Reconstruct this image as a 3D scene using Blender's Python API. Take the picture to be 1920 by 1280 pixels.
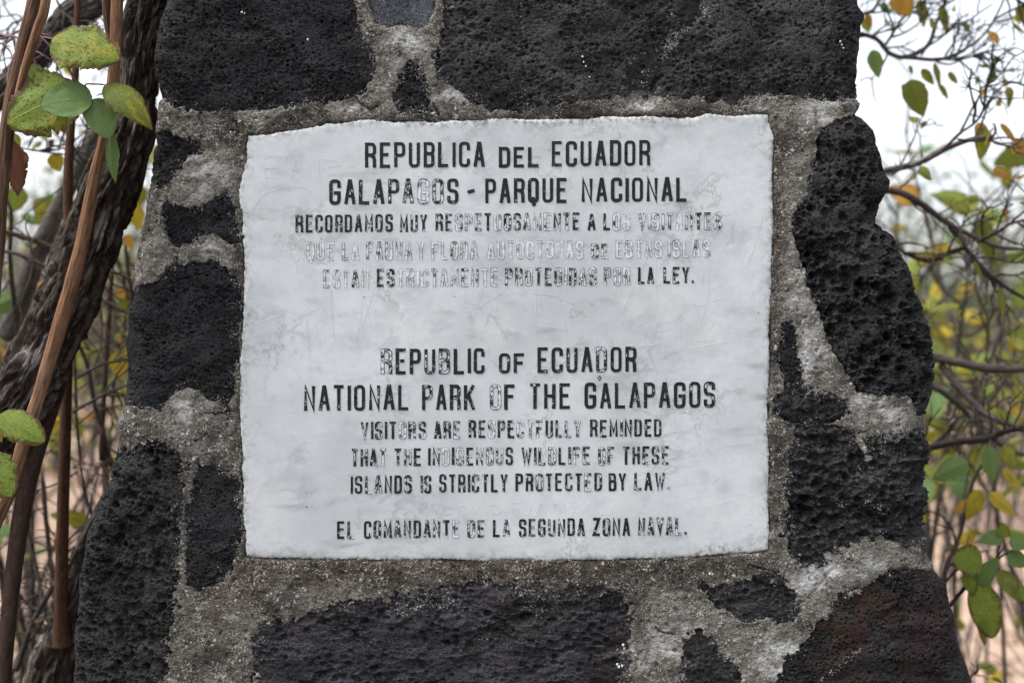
import bpy, math, random
import numpy as np
from mathutils import Vector, Matrix

for o in list(bpy.data.objects):
    bpy.data.objects.remove(o, do_unlink=True)
SC = bpy.context.scene
COL = SC.collection

# ------------------------------------------------------------------ camera, sky, sun, exposure
D = 4.0 / 3.0                      # camera to the front face of the monument (m)
CZ = 1.2                           # camera height
cd = bpy.data.cameras.new("camera")
cam = bpy.data.objects.new("camera", cd)
COL.objects.link(cam)
cam.location = (0, -D, CZ)
cam.rotation_euler = (math.radians(90), 0, 0)
cd.lens = 50.0
cd.sensor_width = 36.0
cd.clip_start = 0.05
cd.clip_end = 3000
cd.dof.use_dof = True
cd.dof.focus_distance = D
cd.dof.aperture_fstop = 4.6
SC.camera = cam

SUN_EL, SUN_AZ = math.radians(64), math.radians(258)
w = bpy.data.worlds.new("World")
SC.world = w
w.use_nodes = True
nt = w.node_tree
bg = nt.nodes["Background"]
sky = nt.nodes.new("ShaderNodeTexSky")
sky.sky_type = 'NISHITA'
sky.sun_disc = False
sky.sun_elevation = SUN_EL
sky.sun_rotation = SUN_AZ
sky.air_density = 1.0
sky.dust_density = 4.0
hsv = nt.nodes.new("ShaderNodeHueSaturation")
hsv.inputs['Saturation'].default_value = 0.32
nt.links.new(sky.outputs[0], hsv.inputs['Color'])
nt.links.new(hsv.outputs[0], bg.inputs[0])
bg.inputs[1].default_value = 0.15

sl = bpy.data.lights.new("sun", 'SUN')
sl.energy = 0.9
sl.angle = math.radians(18)
sl.color = (1.0, 0.97, 0.93)
sun = bpy.data.objects.new("sun", sl)
COL.objects.link(sun)
sd = Vector((math.sin(SUN_AZ) * math.cos(SUN_EL), math.cos(SUN_AZ) * math.cos(SUN_EL), math.sin(SUN_EL)))
sun.rotation_euler = sd.to_track_quat('Z', 'Y').to_euler()
sun.location = (0, -3, 6)

SC.view_settings.view_transform = 'Standard'
SC.view_settings.look = 'None'
SC.view_settings.gamma = 1.0
SC.view_settings.exposure = 1.34
SC.view_settings.use_curve_mapping = False

# ------------------------------------------------------------------ helpers
PX = 0.0005                        # metres per photo pixel on the front face


def W(px, py, Y=0.0):
    k = PX * (D + Y) / D
    return np.array([(px - 960) * k, Y, CZ + (640 - py) * k])


def X(px):
    return (px - 960) * PX


def Z(py):
    return CZ + (640 - py) * PX


def hash2(ix, iy, seed):
    h = (ix.astype(np.int64) * 374761393 + iy.astype(np.int64) * 668265263 + seed * 974634777) & 0xffffffff
    h = ((h ^ (h >> 13)) * 1274126177) & 0xffffffff
    h = ((h ^ (h >> 16)) * 2246822519) & 0xffffffff
    return ((h ^ (h >> 15)) & 0xffffff) / float(0x1000000)


def gnoise(x, y, seed=0):
    """gradient noise, about -1..1"""
    x = np.asarray(x, float); y = np.asarray(y, float)
    x0 = np.floor(x); y0 = np.floor(y)
    fx = x - x0; fy = y - y0
    ux = fx * fx * fx * (fx * (fx * 6 - 15) + 10)
    uy = fy * fy * fy * (fy * (fy * 6 - 15) + 10)
    r = []
    for dx in (0, 1):
        for dy in (0, 1):
            a = hash2(x0 + dx, y0 + dy, seed) * 2 * math.pi
            r.append(np.cos(a) * (fx - dx) + np.sin(a) * (fy - dy))
    n0 = r[0] * (1 - uy) + r[1] * uy
    n1 = r[2] * (1 - uy) + r[3] * uy
    return (n0 * (1 - ux) + n1 * ux) * 1.6


def fbm(x, y, octv=4, seed=0, gain=0.5, lac=2.03):
    t = 0.0; a = 1.0; s = 0.0
    for i in range(octv):
        t = t + a * gnoise(x, y, seed + i * 17)
        s += a; a *= gain
        x = x * lac + 13.7; y = y * lac + 7.3
    return t / s


def sstep(a, b, x):
    t = np.clip((x - a) / (b - a), 0, 1)
    return t * t * (3 - 2 * t)


def poly_sdf(px, py, poly):
    """signed distance (negative inside) of points to a polygon, all in photo pixels"""
    P = np.array(poly, float); Q = np.roll(P, -1, 0)
    d = np.full(px.shape, 1e9); inside = np.zeros(px.shape, bool)
    for (ax, ay), (bx, by) in zip(P, Q):
        ex, ey = bx - ax, by - ay
        L = ex * ex + ey * ey + 1e-9
        t = np.clip(((px - ax) * ex + (py - ay) * ey) / L, 0, 1)
        d = np.minimum(d, (px - ax - t * ex) ** 2 + (py - ay - t * ey) ** 2)
        c = ((ay > py) != (by > py))
        if ey != 0:
            inside ^= c & (px < ax + (py - ay) * ex / ey)
    d = np.sqrt(d)
    return np.where(inside, -d, d)


def line_dist(px, py, pts):
    d = np.full(px.shape, 1e9)
    for (ax, ay), (bx, by) in zip(pts[:-1], pts[1:]):
        ex, ey = bx - ax, by - ay
        L = ex * ex + ey * ey + 1e-9
        t = np.clip(((px - ax) * ex + (py - ay) * ey) / L, 0, 1)
        d = np.minimum(d, (px - ax - t * ex) ** 2 + (py - ay - t * ey) ** 2)
    return np.sqrt(d)


def build(name, verts, quads, mat, parent=None, attrs=None, smooth=True, tris=None):
    """ONE mesh object from numpy arrays"""
    me = bpy.data.meshes.new(name)
    V = np.ascontiguousarray(verts, dtype=np.float32)
    Q = np.ascontiguousarray(quads, dtype=np.int32)
    me.vertices.add(len(V)); me.vertices.foreach_set("co", V.ravel())
    me.loops.add(Q.size); me.loops.foreach_set("vertex_index", Q.ravel())
    me.polygons.add(len(Q))
    me.polygons.foreach_set("loop_start", np.arange(0, Q.size, 4, dtype=np.int32))
    me.polygons.foreach_set("loop_total", np.full(len(Q), 4, dtype=np.int32))
    me.polygons.foreach_set("use_smooth", np.full(len(Q), smooth, dtype=bool))
    for k, a in (attrs or {}).items():
        a = np.asarray(a, dtype=np.float32)
        if a.ndim == 1:
            at = me.attributes.new(k, 'FLOAT', 'POINT'); at.data.foreach_set("value", a)
        else:
            at = me.attributes.new(k, 'FLOAT_VECTOR', 'POINT'); at.data.foreach_set("vector", np.ascontiguousarray(a).ravel())
    me.update(calc_edges=True)
    me.materials.append(mat)
    o = bpy.data.objects.new(name, me)
    COL.objects.link(o)
    if parent is not None:
        o.parent = parent
    return o


def tag(o, label=None, cat=None, group=None, kind=None):
    if label: o["label"] = label
    if cat: o["category"] = cat
    if group: o["group"] = group
    if kind: o["kind"] = kind
    return o


def empty(name, loc=(0, 0, 0)):
    o = bpy.data.objects.new(name, None)
    o.empty_display_size = 0.05
    COL.objects.link(o)
    o.location = loc
    return o


def grid_quads(nr, nc):
    i = np.arange(nr - 1)[:, None] * nc + np.arange(nc - 1)[None, :]
    return np.stack([i, i + 1, i + nc + 1, i + nc], -1).reshape(-1, 4)


class MB:
    """collects pieces into one mesh"""
    def __init__(s):
        s.v = []; s.q = []; s.a = {}; s.n = 0

    def add(s, v, q, **attrs):
        s.v.append(v); s.q.append(q + s.n); s.n += len(v)
        for k, a in attrs.items():
            s.a.setdefault(k, []).append(a)

    def build(s, name, mat, parent=None, loc=None):
        v = np.concatenate(s.v)
        if loc is not None:
            v = v - np.asarray(loc)
        return build(name, v, np.concatenate(s.q), mat, parent,
                     {k: np.concatenate(a) for k, a in s.a.items()})


def catmull(P, n):
    """n samples along a smooth curve through the rows of P (any width)"""
    P = np.asarray(P, float)
    if len(P) == 2:
        t = np.linspace(0, 1, n)[:, None]
        return P[0] * (1 - t) + P[1] * t
    E = np.vstack([2 * P[0] - P[1], P, 2 * P[-1] - P[-2]])
    seg = np.linalg.norm(np.diff(P[:, :3], axis=0), axis=1) + 1e-9
    cum = np.concatenate([[0], np.cumsum(seg)])
    s = np.linspace(0, cum[-1], n)
    k = np.clip(np.searchsorted(cum, s, side='right') - 1, 0, len(P) - 2)
    t = ((s - cum[k]) / seg[k])[:, None]
    a, b, c, d = E[k], E[k + 1], E[k + 2], E[k + 3]
    return 0.5 * (2 * b + (c - a) * t + (2 * a - 5 * b + 4 * c - d) * t * t + (3 * b - a - 3 * c + d) * t ** 3)


def tube(P, R, n=None, nseg=8, step=0.004, disp=None, seed=0, cap=True, kink=False):
    """tapering tube through points P with radii R; disp(along, theta, radius) gives a radial offset"""
    P = np.asarray(P, float)
    R = np.asarray(R, float)
    if R.ndim == 0 or len(R) != len(P):
        R = np.interp(np.linspace(0, 1, len(P)), np.linspace(0, 1, R.size), np.atleast_1d(R))
    L = np.sum(np.linalg.norm(np.diff(P, axis=0), axis=1))
    if n is None:
        n = max(4, int(L / step))
    PR = np.hstack([P, R[:, None]])
    if kink:
        tt = np.linspace(0, len(PR) - 1, n); C = np.stack([np.interp(tt, np.arange(len(PR)), PR[:, i]) for i in range(4)], -1)
        C = 0.55 * C + 0.45 * catmull(PR, n)
    else:
        C = catmull(PR, n)
    c = C[:, :3]; r = np.maximum(C[:, 3], 1e-5)
    T = np.gradient(c, axis=0); T /= np.linalg.norm(T, axis=1)[:, None] + 1e-12
    N = np.zeros_like(T)
    a = np.array([0, -1.0, 0]) if abs(T[0, 1]) < 0.9 else np.array([1.0, 0, 0])
    v = a - T[0] * a.dot(T[0]); v /= np.linalg.norm(v)
    for i in range(n):
        v = v - T[i] * v.dot(T[i]); v /= np.linalg.norm(v) + 1e-12
        N[i] = v
    B = np.cross(T, N)
    s = np.concatenate([[0], np.cumsum(np.linalg.norm(np.diff(c, axis=0), axis=1))])
    th = np.linspace(0, 2 * np.pi, nseg, endpoint=False)
    rr = r[:, None] * np.ones(nseg)[None, :]
    if disp is not None:
        rr = rr + disp(s[:, None] * np.ones_like(rr), th[None, :] * np.ones_like(rr), rr)
    v = c[:, None, :] + rr[..., None] * (np.cos(th)[None, :, None] * N[:, None, :] + np.sin(th)[None, :, None] * B[:, None, :])
    if cap:
        v[0] = c[0] + (v[0] - c[0]) * 0.02
        v[-1] = c[-1] + (v[-1] - c[-1]) * 0.02
    tc = np.stack([np.cos(th)[None, :] * r[:, None], np.sin(th)[None, :] * r[:, None], s[:, None] * np.ones(nseg)[None, :]], -1)
    tc = tc + np.array([seed * 0.37, seed * 0.11, seed * 0.73])
    i = np.arange(n - 1)[:, None] * nseg; j = np.arange(nseg)[None, :]; k = (j + 1) % nseg
    q = np.stack([i + j, i + k, i + nseg + k, i + nseg + j], -1).reshape(-1, 4)
    return v.reshape(-1, 3), q, tc.reshape(-1, 3)


# ------------------------------------------------------------------ materials
class Mat:
    def __init__(s, name):
        s.m = bpy.data.materials.new(name); s.m.use_nodes = True
        s.t = s.m.node_tree
        s.b = s.t.nodes["Principled BSDF"]
        s.out = s.t.nodes["Material Output"]

    def n(s, typ, ins=None, **props):
        nd = s.t.nodes.new("ShaderNode" + typ)
        for k, v in props.items():
            setattr(nd, k, v)
        for k, v in (ins or {}).items():
            s.set(nd.inputs[k], v)
        return nd

    def set(s, inp, v):
        if isinstance(v, bpy.types.NodeSocket):
            s.t.links.new(v, inp)
        elif isinstance(v, (tuple, list)) and len(v) == 3 and inp.type == 'RGBA':
            inp.default_value = (*v, 1)
        else:
            inp.default_value = v

    def pos(s):
        return s.n("NewGeometry").outputs['Position']

    def attr(s, name, vec=False):
        return s.n("Attribute", attribute_name=name).outputs['Vector' if vec else 'Fac']

    def scale(s, v, sc):
        return s.n("VectorMath", {0: v, 1: sc}, operation='MULTIPLY').outputs[0]

    def noise(s, v, sc, det=3, rough=0.5, dist=0.0):
        return s.n("TexNoise", {'Vector': v, 'Scale': sc, 'Detail': det, 'Roughness': rough, 'Distortion': dist}).outputs['Fac']

    def voro(s, v, sc, feature='F1', out='Distance', rnd=1.0):
        return s.n("TexVoronoi", {'Vector': v, 'Scale': sc, 'Randomness': rnd}, feature=feature).outputs[out]

    def math(s, op, a, b=0.0, c=0.0, clamp=False):
        return s.n("Math", {0: a, 1: b, 2: c}, operation=op, use_clamp=clamp).outputs[0]

    def ramp(s, f, a, b, lo=0.0, hi=1.0, smooth=True):
        return s.n("MapRange", {'Value': f, 'From Min': a, 'From Max': b, 'To Min': lo, 'To Max': hi},
                   interpolation_type='SMOOTHSTEP' if smooth else 'LINEAR').outputs[0]

    def mix(s, f, a, b, blend='MIX'):
        nd = s.n("Mix", data_type='RGBA', blend_type=blend)
        s.set(nd.inputs[0], f); s.set(nd.inputs[6], a); s.set(nd.inputs[7], b)
        return nd.outputs[2]

    def bump(s, h, strength=0.5, dist=0.001, normal=None):
        ins = {'Height': h, 'Strength': strength, 'Distance': dist}
        if normal is not None: ins['Normal'] = normal
        return s.n("Bump", ins).outputs[0]

    def done(s, color, rough=0.8, normal=None, spec=0.3):
        s.set(s.b.inputs['Base Color'], color)
        s.set(s.b.inputs['Roughness'], rough)
        s.b.inputs['Specular IOR Level'].default_value = spec
        if normal is not None: s.set(s.b.inputs['Normal'], normal)
        return s.m


def lava_material(name, dark, lite, tint=None, fine=1.0, speck=0.5, rust=0.0, horiz=1.0):
    m = Mat(name); p = m.pos()
    dark = tuple(0.68 * v for v in dark); lite = tuple(0.78 * v for v in lite)
    ps = m.scale(p, (1, 1, horiz))
    big = m.noise(ps, 17, 6, 0.65)
    mid = m.noise(ps, 160, 4, 0.65)
    c = m.mix(m.ramp(big, 0.36, 0.64), tuple(0.75 * v for v in dark), tuple(1.25 * v for v in lite))
    c = m.mix(m.ramp(m.noise(p, 9, 5, 0.65), 0.52, 0.68, 0, 0.45), c, (0.030, 0.023, 0.018))
    c = m.mix(m.ramp(mid, 0.35, 0.75, 0, 0.55), c, tuple(1.6 * v for v in lite))
    # grain of the rock: tiny pale crystals and black pits
    cell = m.voro(p, 900, out='Color')
    sep = m.n("SeparateColor", {0: cell}).outputs
    c = m.mix(m.ramp(sep[0], 0.6, 1.0, 0, 0.55), c, tuple(2.3 * v for v in lite))
    c = m.mix(m.ramp(sep[1], 0.65, 1.0, 0, 0.7), c, tuple(0.35 * v for v in dark))
    if rust:
        r = m.noise(p, 14, 5, 0.65)
        c = m.mix(m.ramp(r, 0.47, 0.66, 0, rust), c, tint or (0.05, 0.028, 0.018))
    # pale mineral specks, thicker near the mortar
    crumb = m.attr("crumb")
    rv = m.math('ADD', sep[2], m.math('MULTIPLY', crumb, 0.5))
    rn = m.math('ADD', rv, m.math('MULTIPLY', m.math('SUBTRACT', m.noise(p, 90, 3, 0.6), 0.5), 0.55))
    c = m.mix(m.ramp(rn, 1.10 - 0.02 * speck, 1.22, 0, 0.85), c, (0.34, 0.33, 0.31))
    c = m.mix(m.math('MULTIPLY', m.attr("stain"), m.ramp(mid, 0.3, 0.6)), c, (0.045, 0.022, 0.024))
    h = m.math('ADD', m.math('MULTIPLY', m.noise(ps, 420 * fine, 5, 0.7), 1.0),
               m.math('MULTIPLY', m.voro(ps, 520 * fine), -0.5))
    return m.done(c, m.ramp(mid, 0.3, 0.7, 0.62, 0.92), m.bump(h, 0.9, 0.0016), 0.10)


def mortar_material():
    m = Mat("lime_mortar"); p = m.pos()
    tone = m.attr("tone"); brown = m.attr("brown"); soot = m.attr("soot")
    big = m.noise(p, 28, 5, 0.6)
    mid = m.noise(p, 130, 4, 0.65)
    t = m.math('ADD', tone, m.math('ADD', m.math('MULTIPLY', m.math('SUBTRACT', big, 0.5), 1.3),
                                   m.math('MULTIPLY', m.math('SUBTRACT', mid, 0.5), 0.7)))
    c = m.mix(m.ramp(t, 0.05, 0.5), (0.044, 0.037, 0.029), (0.205, 0.185, 0.156))
    c = m.mix(m.ramp(t, 0.5, 1.0), c, (0.46, 0.45, 0.435))
    c = m.mix(m.math('MULTIPLY', brown, m.ramp(mid, 0.3, 0.65, 0.4, 1.0)), c, (0.080, 0.059, 0.041))
    smooth = m.ramp(t, 0.40, 0.8, 1.0, 0.25)
    # sand grains
    cell = m.voro(p, 1250, out='Color'); sep = m.n("SeparateColor", {0: cell}).outputs
    cell2 = m.voro(p, 430, out='Color'); sep2 = m.n("SeparateColor", {0: cell2}).outputs
    c = m.mix(m.math('MULTIPLY', m.ramp(sep[1], 0.55, 0.95, 0, 0.85), smooth), c, (0.030, 0.026, 0.022))
    lich = m.noise(p, 42, 5, 0.68)
    c = m.mix(m.math('MULTIPLY', m.ramp(lich, 0.54, 0.68, 0, 0.75), smooth), c, (0.040, 0.034, 0.028))
    gl = m.math('ADD', sep[0], m.math('MULTIPLY', m.math('SUBTRACT', m.noise(p, 60, 3), 0.5), 0.7))
    c = m.mix(m.math('MULTIPLY', m.ramp(gl, 0.78, 1.08, 0, 0.7), smooth), c, (0.56, 0.53, 0.49))
    c = m.mix(m.ramp(sep2[2], 0.965, 0.99, 0, 0.6), c, (0.58, 0.56, 0.53))
    c = m.mix(m.ramp(sep2[0], 0.95, 0.99, 0, 0.6), c, (0.03, 0.027, 0.025))
    c = m.mix(m.math('MULTIPLY', soot, m.ramp(gl, 0.98, 1.06, 1, 0.1)), c, (0.016, 0.015, 0.015))
    h = m.math('ADD', m.noise(p, 500, 4, 0.7), m.math('MULTIPLY', m.voro(p, 620), -0.7))
    return m.done(c, 0.88, m.bump(h, 0.8, 0.0014), 0.25)


def marble_material():
    m = Mat("white_marble"); p = m.pos()
    v = m.scale(p, (1, 1, 1))
    big = m.noise(v, 7, 6, 0.62, 0.15)
    mid = m.noise(m.scale(p, (1, 1, 1.3)), 22, 5, 0.58, 0.05)
    fine = m.noise(p, 240, 4, 0.7)
    c = m.mix(m.ramp(big, 0.35, 0.66), (0.652, 0.670, 0.672), (0.52, 0.536, 0.54))
    c = m.mix(m.ramp(mid, 0.47, 0.72, 0, 0.55), c, (0.41, 0.42, 0.427))
    c = m.mix(m.ramp(m.noise(p, 15, 5, 0.62), 0.5, 0.7, 0, 0.5), c, (0.70, 0.70, 0.685))
    # thin grey veins and soft smoky spots
    vn = m.math('ABSOLUTE', m.math('SUBTRACT', m.noise(m.scale(p, (1, 1, 1.5)), 8, 8, 0.68, 0.35), 0.5))
    msk = m.ramp(m.noise(p, 11, 3), 0.48, 0.62)
    c = m.mix(m.math('MULTIPLY', m.ramp(vn, 0.030, 0.0, 0, 0.40), msk), c, (0.25, 0.255, 0.26))
    dg = m.n("Mapping", {'Vector': p, 'Rotation': (0, math.radians(38), 0), 'Scale': (1.0, 1.0, 3.4)}).outputs[0]
    st = m.noise(dg, 13, 5, 0.6, 0.3)
    c = m.mix(m.math('MULTIPLY', m.ramp(st, 0.53, 0.75, 0, 0.9), m.ramp(m.noise(p, 7, 3), 0.40, 0.58)), c, (0.29, 0.297, 0.30))
    vn2 = m.math('ABSOLUTE', m.math('SUBTRACT', m.noise(m.scale(p, (1.3, 1, 1)), 4.5, 9, 0.7, 0.2), 0.47))
    c = m.mix(m.math('MULTIPLY', m.ramp(vn2, 0.012, 0.0, 0, 0.45), m.ramp(m.noise(p, 9, 2), 0.5, 0.6)), c, (0.22, 0.215, 0.20))
    sp = m.noise(m.scale(p, (1, 1, 1.25)), 40, 4, 0.55)
    c = m.mix(m.math('MULTIPLY', m.ramp(sp, 0.54, 0.82, 0, 0.55), m.ramp(m.noise(p, 6, 3), 0.42, 0.6)), c, (0.25, 0.255, 0.26))
    c = m.mix(m.ramp(fine, 0.4, 0.7, 0, 0.25), c, (0.46, 0.46, 0.465))
    # dirt that has crept in from the mortar at the rim
    rim = m.attr("rim")
    c = m.mix(m.math('MULTIPLY', rim, m.ramp(m.noise(p, 190, 5, 0.7), 0.42, 0.66, 0, 0.9)), c, (0.15, 0.12, 0.085))
    pit = m.voro(p, 130, out='Color'); sep = m.n("SeparateColor", {0: pit}).outputs
    pd = m.voro(p, 130)
    c = m.mix(m.math('MULTIPLY', m.math('GREATER_THAN', sep[0], 0.994), m.ramp(pd, 0.16, 0.06)), c, (0.10, 0.09, 0.085))
    h = m.math('ADD', m.noise(p, 90, 4, 0.6), m.math('MULTIPLY', fine, 0.25))
    return m.done(c, m.ramp(mid, 0.3, 0.7, 0.42, 0.6), m.bump(h, 0.25, 0.0012), 0.3)


def paint_material():
    m = Mat("worn_black_paint"); p = m.pos()
    wear = m.attr("wear"); acr = m.attr("acr")
    n1 = m.noise(p, 650, 4, 0.7)
    n2 = m.noise(p, 190, 3, 0.6)
    n3 = m.noise(p, 60, 2, 0.5)
    f = m.math('ADD', m.math('MULTIPLY', n1, 0.42), m.math('ADD', m.math('MULTIPLY', n2, 0.50), m.math('MULTIPLY', n3, 0.08)))
    f = m.math('ADD', m.math('MULTIPLY', m.math('SUBTRACT', f, 0.5), 2.6), 0.5)
    f = m.math('ADD', f, m.ramp(acr, 0.55, 0.95, 0, 0.42))
    f = m.math('SUBTRACT', f, m.math('SUBTRACT', m.math('MULTIPLY', wear, 0.98), 0.06))
    k = m.ramp(f, 0.05, 0.28)
    stone = m.mix(m.ramp(n2, 0.4, 0.62), (0.70, 0.71, 0.73), (0.52, 0.53, 0.545))
    c = m.mix(k, stone, (0.011, 0.0095, 0.012))
    return m.done(c, m.ramp(k, 0, 1, 0.6, 0.5), m.bump(n1, 0.5, 0.0006), 0.3)


def simple_material(name, color, rough=0.8, spec=0.3):
    m = Mat(name)
    return m.done(color, rough, None, spec)


def bark_material(name, dark, lite, gray=None, stretch=0.18, sc=140, grayamt=0.6, bump=1.0):
    m = Mat(name); t = m.attr("tc", True)
    v = m.scale(t, (1, 1, stretch))
    a = m.noise(v, sc, 5, 0.65, 0.6)
    b = m.noise(v, sc * 3.5, 4, 0.7)
    big = m.noise(m.scale(t, (1, 1, 0.5)), 24, 4, 0.6)
    c = m.mix(m.ramp(a, 0.34, 0.66), dark, lite)
    c = m.mix(m.ramp(b, 0.45, 0.75, 0, 0.6), c, tuple(1.5 * x for x in lite))
    c = m.mix(m.ramp(b, 0.48, 0.28, 0, 0.7), c, tuple(0.45 * x for x in dark))
    if gray:
        c = m.mix(m.math('MULTIPLY', m.ramp(big, 0.52, 0.66, 0, grayamt), m.ramp(a, 0.42, 0.6)), c, gray)
    h = m.math('ADD', a, m.math('MULTIPLY', b, 0.5))
    return m.done(c, 0.85, m.bump(h, 0.9 * bump, 0.0018 * bump), 0.25)


def leaf_material(name, green, yellow, yamt, brown_edge, spots, trans=0.35):
    m = Mat(name)
    la = m.attr("la"); lx = m.attr("lx")
    oi = m.n("ObjectInfo")
    vec = m.n("CombineXYZ", {0: m.math('ADD', la, m.math('MULTIPLY', oi.outputs['Random'], 50.0)),
                             1: m.math('MULTIPLY', lx, 0.45), 2: m.math('MULTIPLY', oi.outputs['Random'], 23.0)}).outputs[0]
    ax = m.math('ABSOLUTE', lx)
    n1 = m.noise(vec, 2.6, 4, 0.6)
    n2 = m.noise(vec, 9, 4, 0.65)
    n3 = m.noise(vec, 26, 3, 0.6)
    c = m.mix(m.ramp(m.math('ADD', n1, m.math('MULTIPLY', oi.outputs['Random'], 0.12)), 0.62 - yamt * 0.35, 0.85 - yamt * 0.35), green, yellow)
    c = m.mix(m.ramp(n3, 0.4, 0.7, 0, 0.35), c, tuple(0.62 * v for v in green))
    # veins
    sv = m.math('ABSOLUTE', m.math('SUBTRACT', m.math('FRACT', m.math('SUBTRACT', m.math('MULTIPLY', la, 7.0), m.math('MULTIPLY', ax, 2.2))), 0.5))
    vein = m.math('MAXIMUM', m.ramp(sv, 0.06, 0.0), m.ramp(ax, 0.05, 0.0))
    c = m.mix(m.math('MULTIPLY', vein, 0.35), c, tuple(min(1, 1.7 * v) for v in green))
    e = m.math('ADD', m.math('ADD', m.math('MULTIPLY', ax, 0.80), m.math('MULTIPLY', m.math('POWER', la, 5.0), 0.35)), m.math('MULTIPLY', m.math('SUBTRACT', n2, 0.5), 1.3))
    c = m.mix(m.ramp(e, 0.98 - 0.38 * brown_edge, 1.12 - 0.38 * brown_edge, 0, 0.95), c, (0.085, 0.042, 0.022))
    halo = m.ramp(n2, 0.70 - 0.07 * spots, 0.76 - 0.07 * spots, 0, 0.8)
    c = m.mix(halo, c, yellow)
    c = m.mix(m.ramp(n2, 0.75 - 0.08 * spots, 0.77 - 0.08 * spots, 0, 0.95), c, (0.075, 0.035, 0.018))
    c = m.mix(m.ramp(m.noise(vec, 30, 2, 0.5), 0.68 - 0.07 * spots, 0.71 - 0.07 * spots, 0, 0.85), c, (0.03, 0.02, 0.014))
    nrm = m.bump(m.math('ADD', m.math('MULTIPLY', vein, -0.6), n3), 0.5, 0.0012)
    m.done(c, 0.58, nrm, 0.2)
    tr = m.n("BsdfTranslucent", {'Color': m.mix(0.5, c, yellow, 'MIX'), 'Normal': nrm})
    mx = m.n("MixShader", {0: trans, 1: m.b.outputs[0], 2: tr.outputs[0]})
    m.t.links.new(mx.outputs[0], m.out.inputs[0])
    return m.m


M = {}
M['lava_fine'] = lava_material("fine_black_lava", (0.016, 0.016, 0.017), (0.030, 0.030, 0.032), fine=1.1, speck=0.4)
M['lava_grey'] = lava_material("grey_black_lava", (0.021, 0.0205, 0.021), (0.058, 0.056, 0.057), fine=0.9, speck=0.6)
M['lava_blue'] = lava_material("blue_grey_lava", (0.065, 0.070, 0.080), (0.115, 0.12, 0.132), fine=1.3, speck=0.2)
M['lava_porous'] = lava_material("porous_black_lava", (0.014, 0.014, 0.0145), (0.044, 0.043, 0.044), fine=0.8, speck=0.8)
M['lava_violet'] = lava_material("layered_lava", (0.022, 0.0205, 0.0225), (0.060, 0.055, 0.060), fine=0.8, speck=1.0, rust=0.25, tint=(0.035, 0.025, 0.022), horiz=2.4)
M['lava_rust'] = lava_material("rusty_black_lava", (0.015, 0.0145, 0.0145), (0.033, 0.031, 0.030), fine=1.0, speck=0.7, rust=0.8, tint=(0.040, 0.024, 0.017))
M['mortar'] = mortar_material()
M['marble'] = marble_material()
M['paint'] = paint_material()
M['scratch'] = simple_material("scratched_marble", (0.73, 0.73, 0.735), 0.7)
M['bark'] = bark_material("rough_dark_bark", (0.014, 0.010, 0.008), (0.085, 0.064, 0.051), (0.27, 0.24, 0.22), 0.30, 120, 0.9, 1.5)
M['bark_grey'] = bark_material("grey_bark", (0.028, 0.023, 0.020), (0.095, 0.082, 0.07), (0.24, 0.22, 0.20), 0.3, 130)
M['vine'] = bark_material("ribbed_orange_bark", (0.090, 0.043, 0.023), (0.27, 0.14, 0.075), (0.36, 0.25, 0.17), 0.05, 420, 0.45, bump=0.9)
M['vine_dark'] = bark_material("ribbed_brown_bark", (0.045, 0.023, 0.014), (0.15, 0.083, 0.05), (0.26, 0.18, 0.13), 0.05, 420, 0.45, bump=0.9)
M['stem_red'] = bark_material("smooth_red_brown_bark", (0.045, 0.020, 0.011), (0.090, 0.042, 0.022), None, 0.3, 260, bump=0.4)
M['stem_brown'] = bark_material("smooth_dark_brown_bark", (0.030, 0.017, 0.012), (0.066, 0.040, 0.030), None, 0.3, 260, bump=0.4)
M['twig'] = bark_material("twig_bark", (0.016, 0.012, 0.010), (0.050, 0.038, 0.033), (0.2, 0.17, 0.15), 0.3, 160, 0.5)
M['twig_grey'] = bark_material("pale_twig_bark", (0.035, 0.028, 0.025), (0.11, 0.088, 0.08), (0.28, 0.25, 0.235), 0.3, 160, 0.7)
M['petiole'] = simple_material("purple_petiole", (0.10, 0.035, 0.045), 0.5)
M['leaf_green'] = leaf_material("green_leaf", (0.105, 0.185, 0.058), (0.22, 0.24, 0.05), 0.0, 0.25, 0.35)
M['leaf_olive'] = leaf_material("olive_leaf", (0.12, 0.16, 0.03), (0.33, 0.29, 0.03), 0.3, 0.8, 1.3)
M['leaf_lime'] = leaf_material("lime_leaf", (0.155, 0.225, 0.032), (0.32, 0.29, 0.04), 0.12, 0.95, 1.3)
M['leaf_yellow'] = leaf_material("yellow_leaf", (0.24, 0.25, 0.03), (0.46, 0.33, 0.03), 0.6, 0.5, 0.8)
M['leaf_orange'] = leaf_material("orange_leaf", (0.36, 0.19, 0.03), (0.46, 0.26, 0.05), 0.5, 0.7, 0.8)
M['leaf_dead'] = leaf_material("dead_brown_leaf", (0.16, 0.065, 0.04), (0.22, 0.10, 0.06), 0.4, 0.6, 0.8, 0.15)

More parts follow.
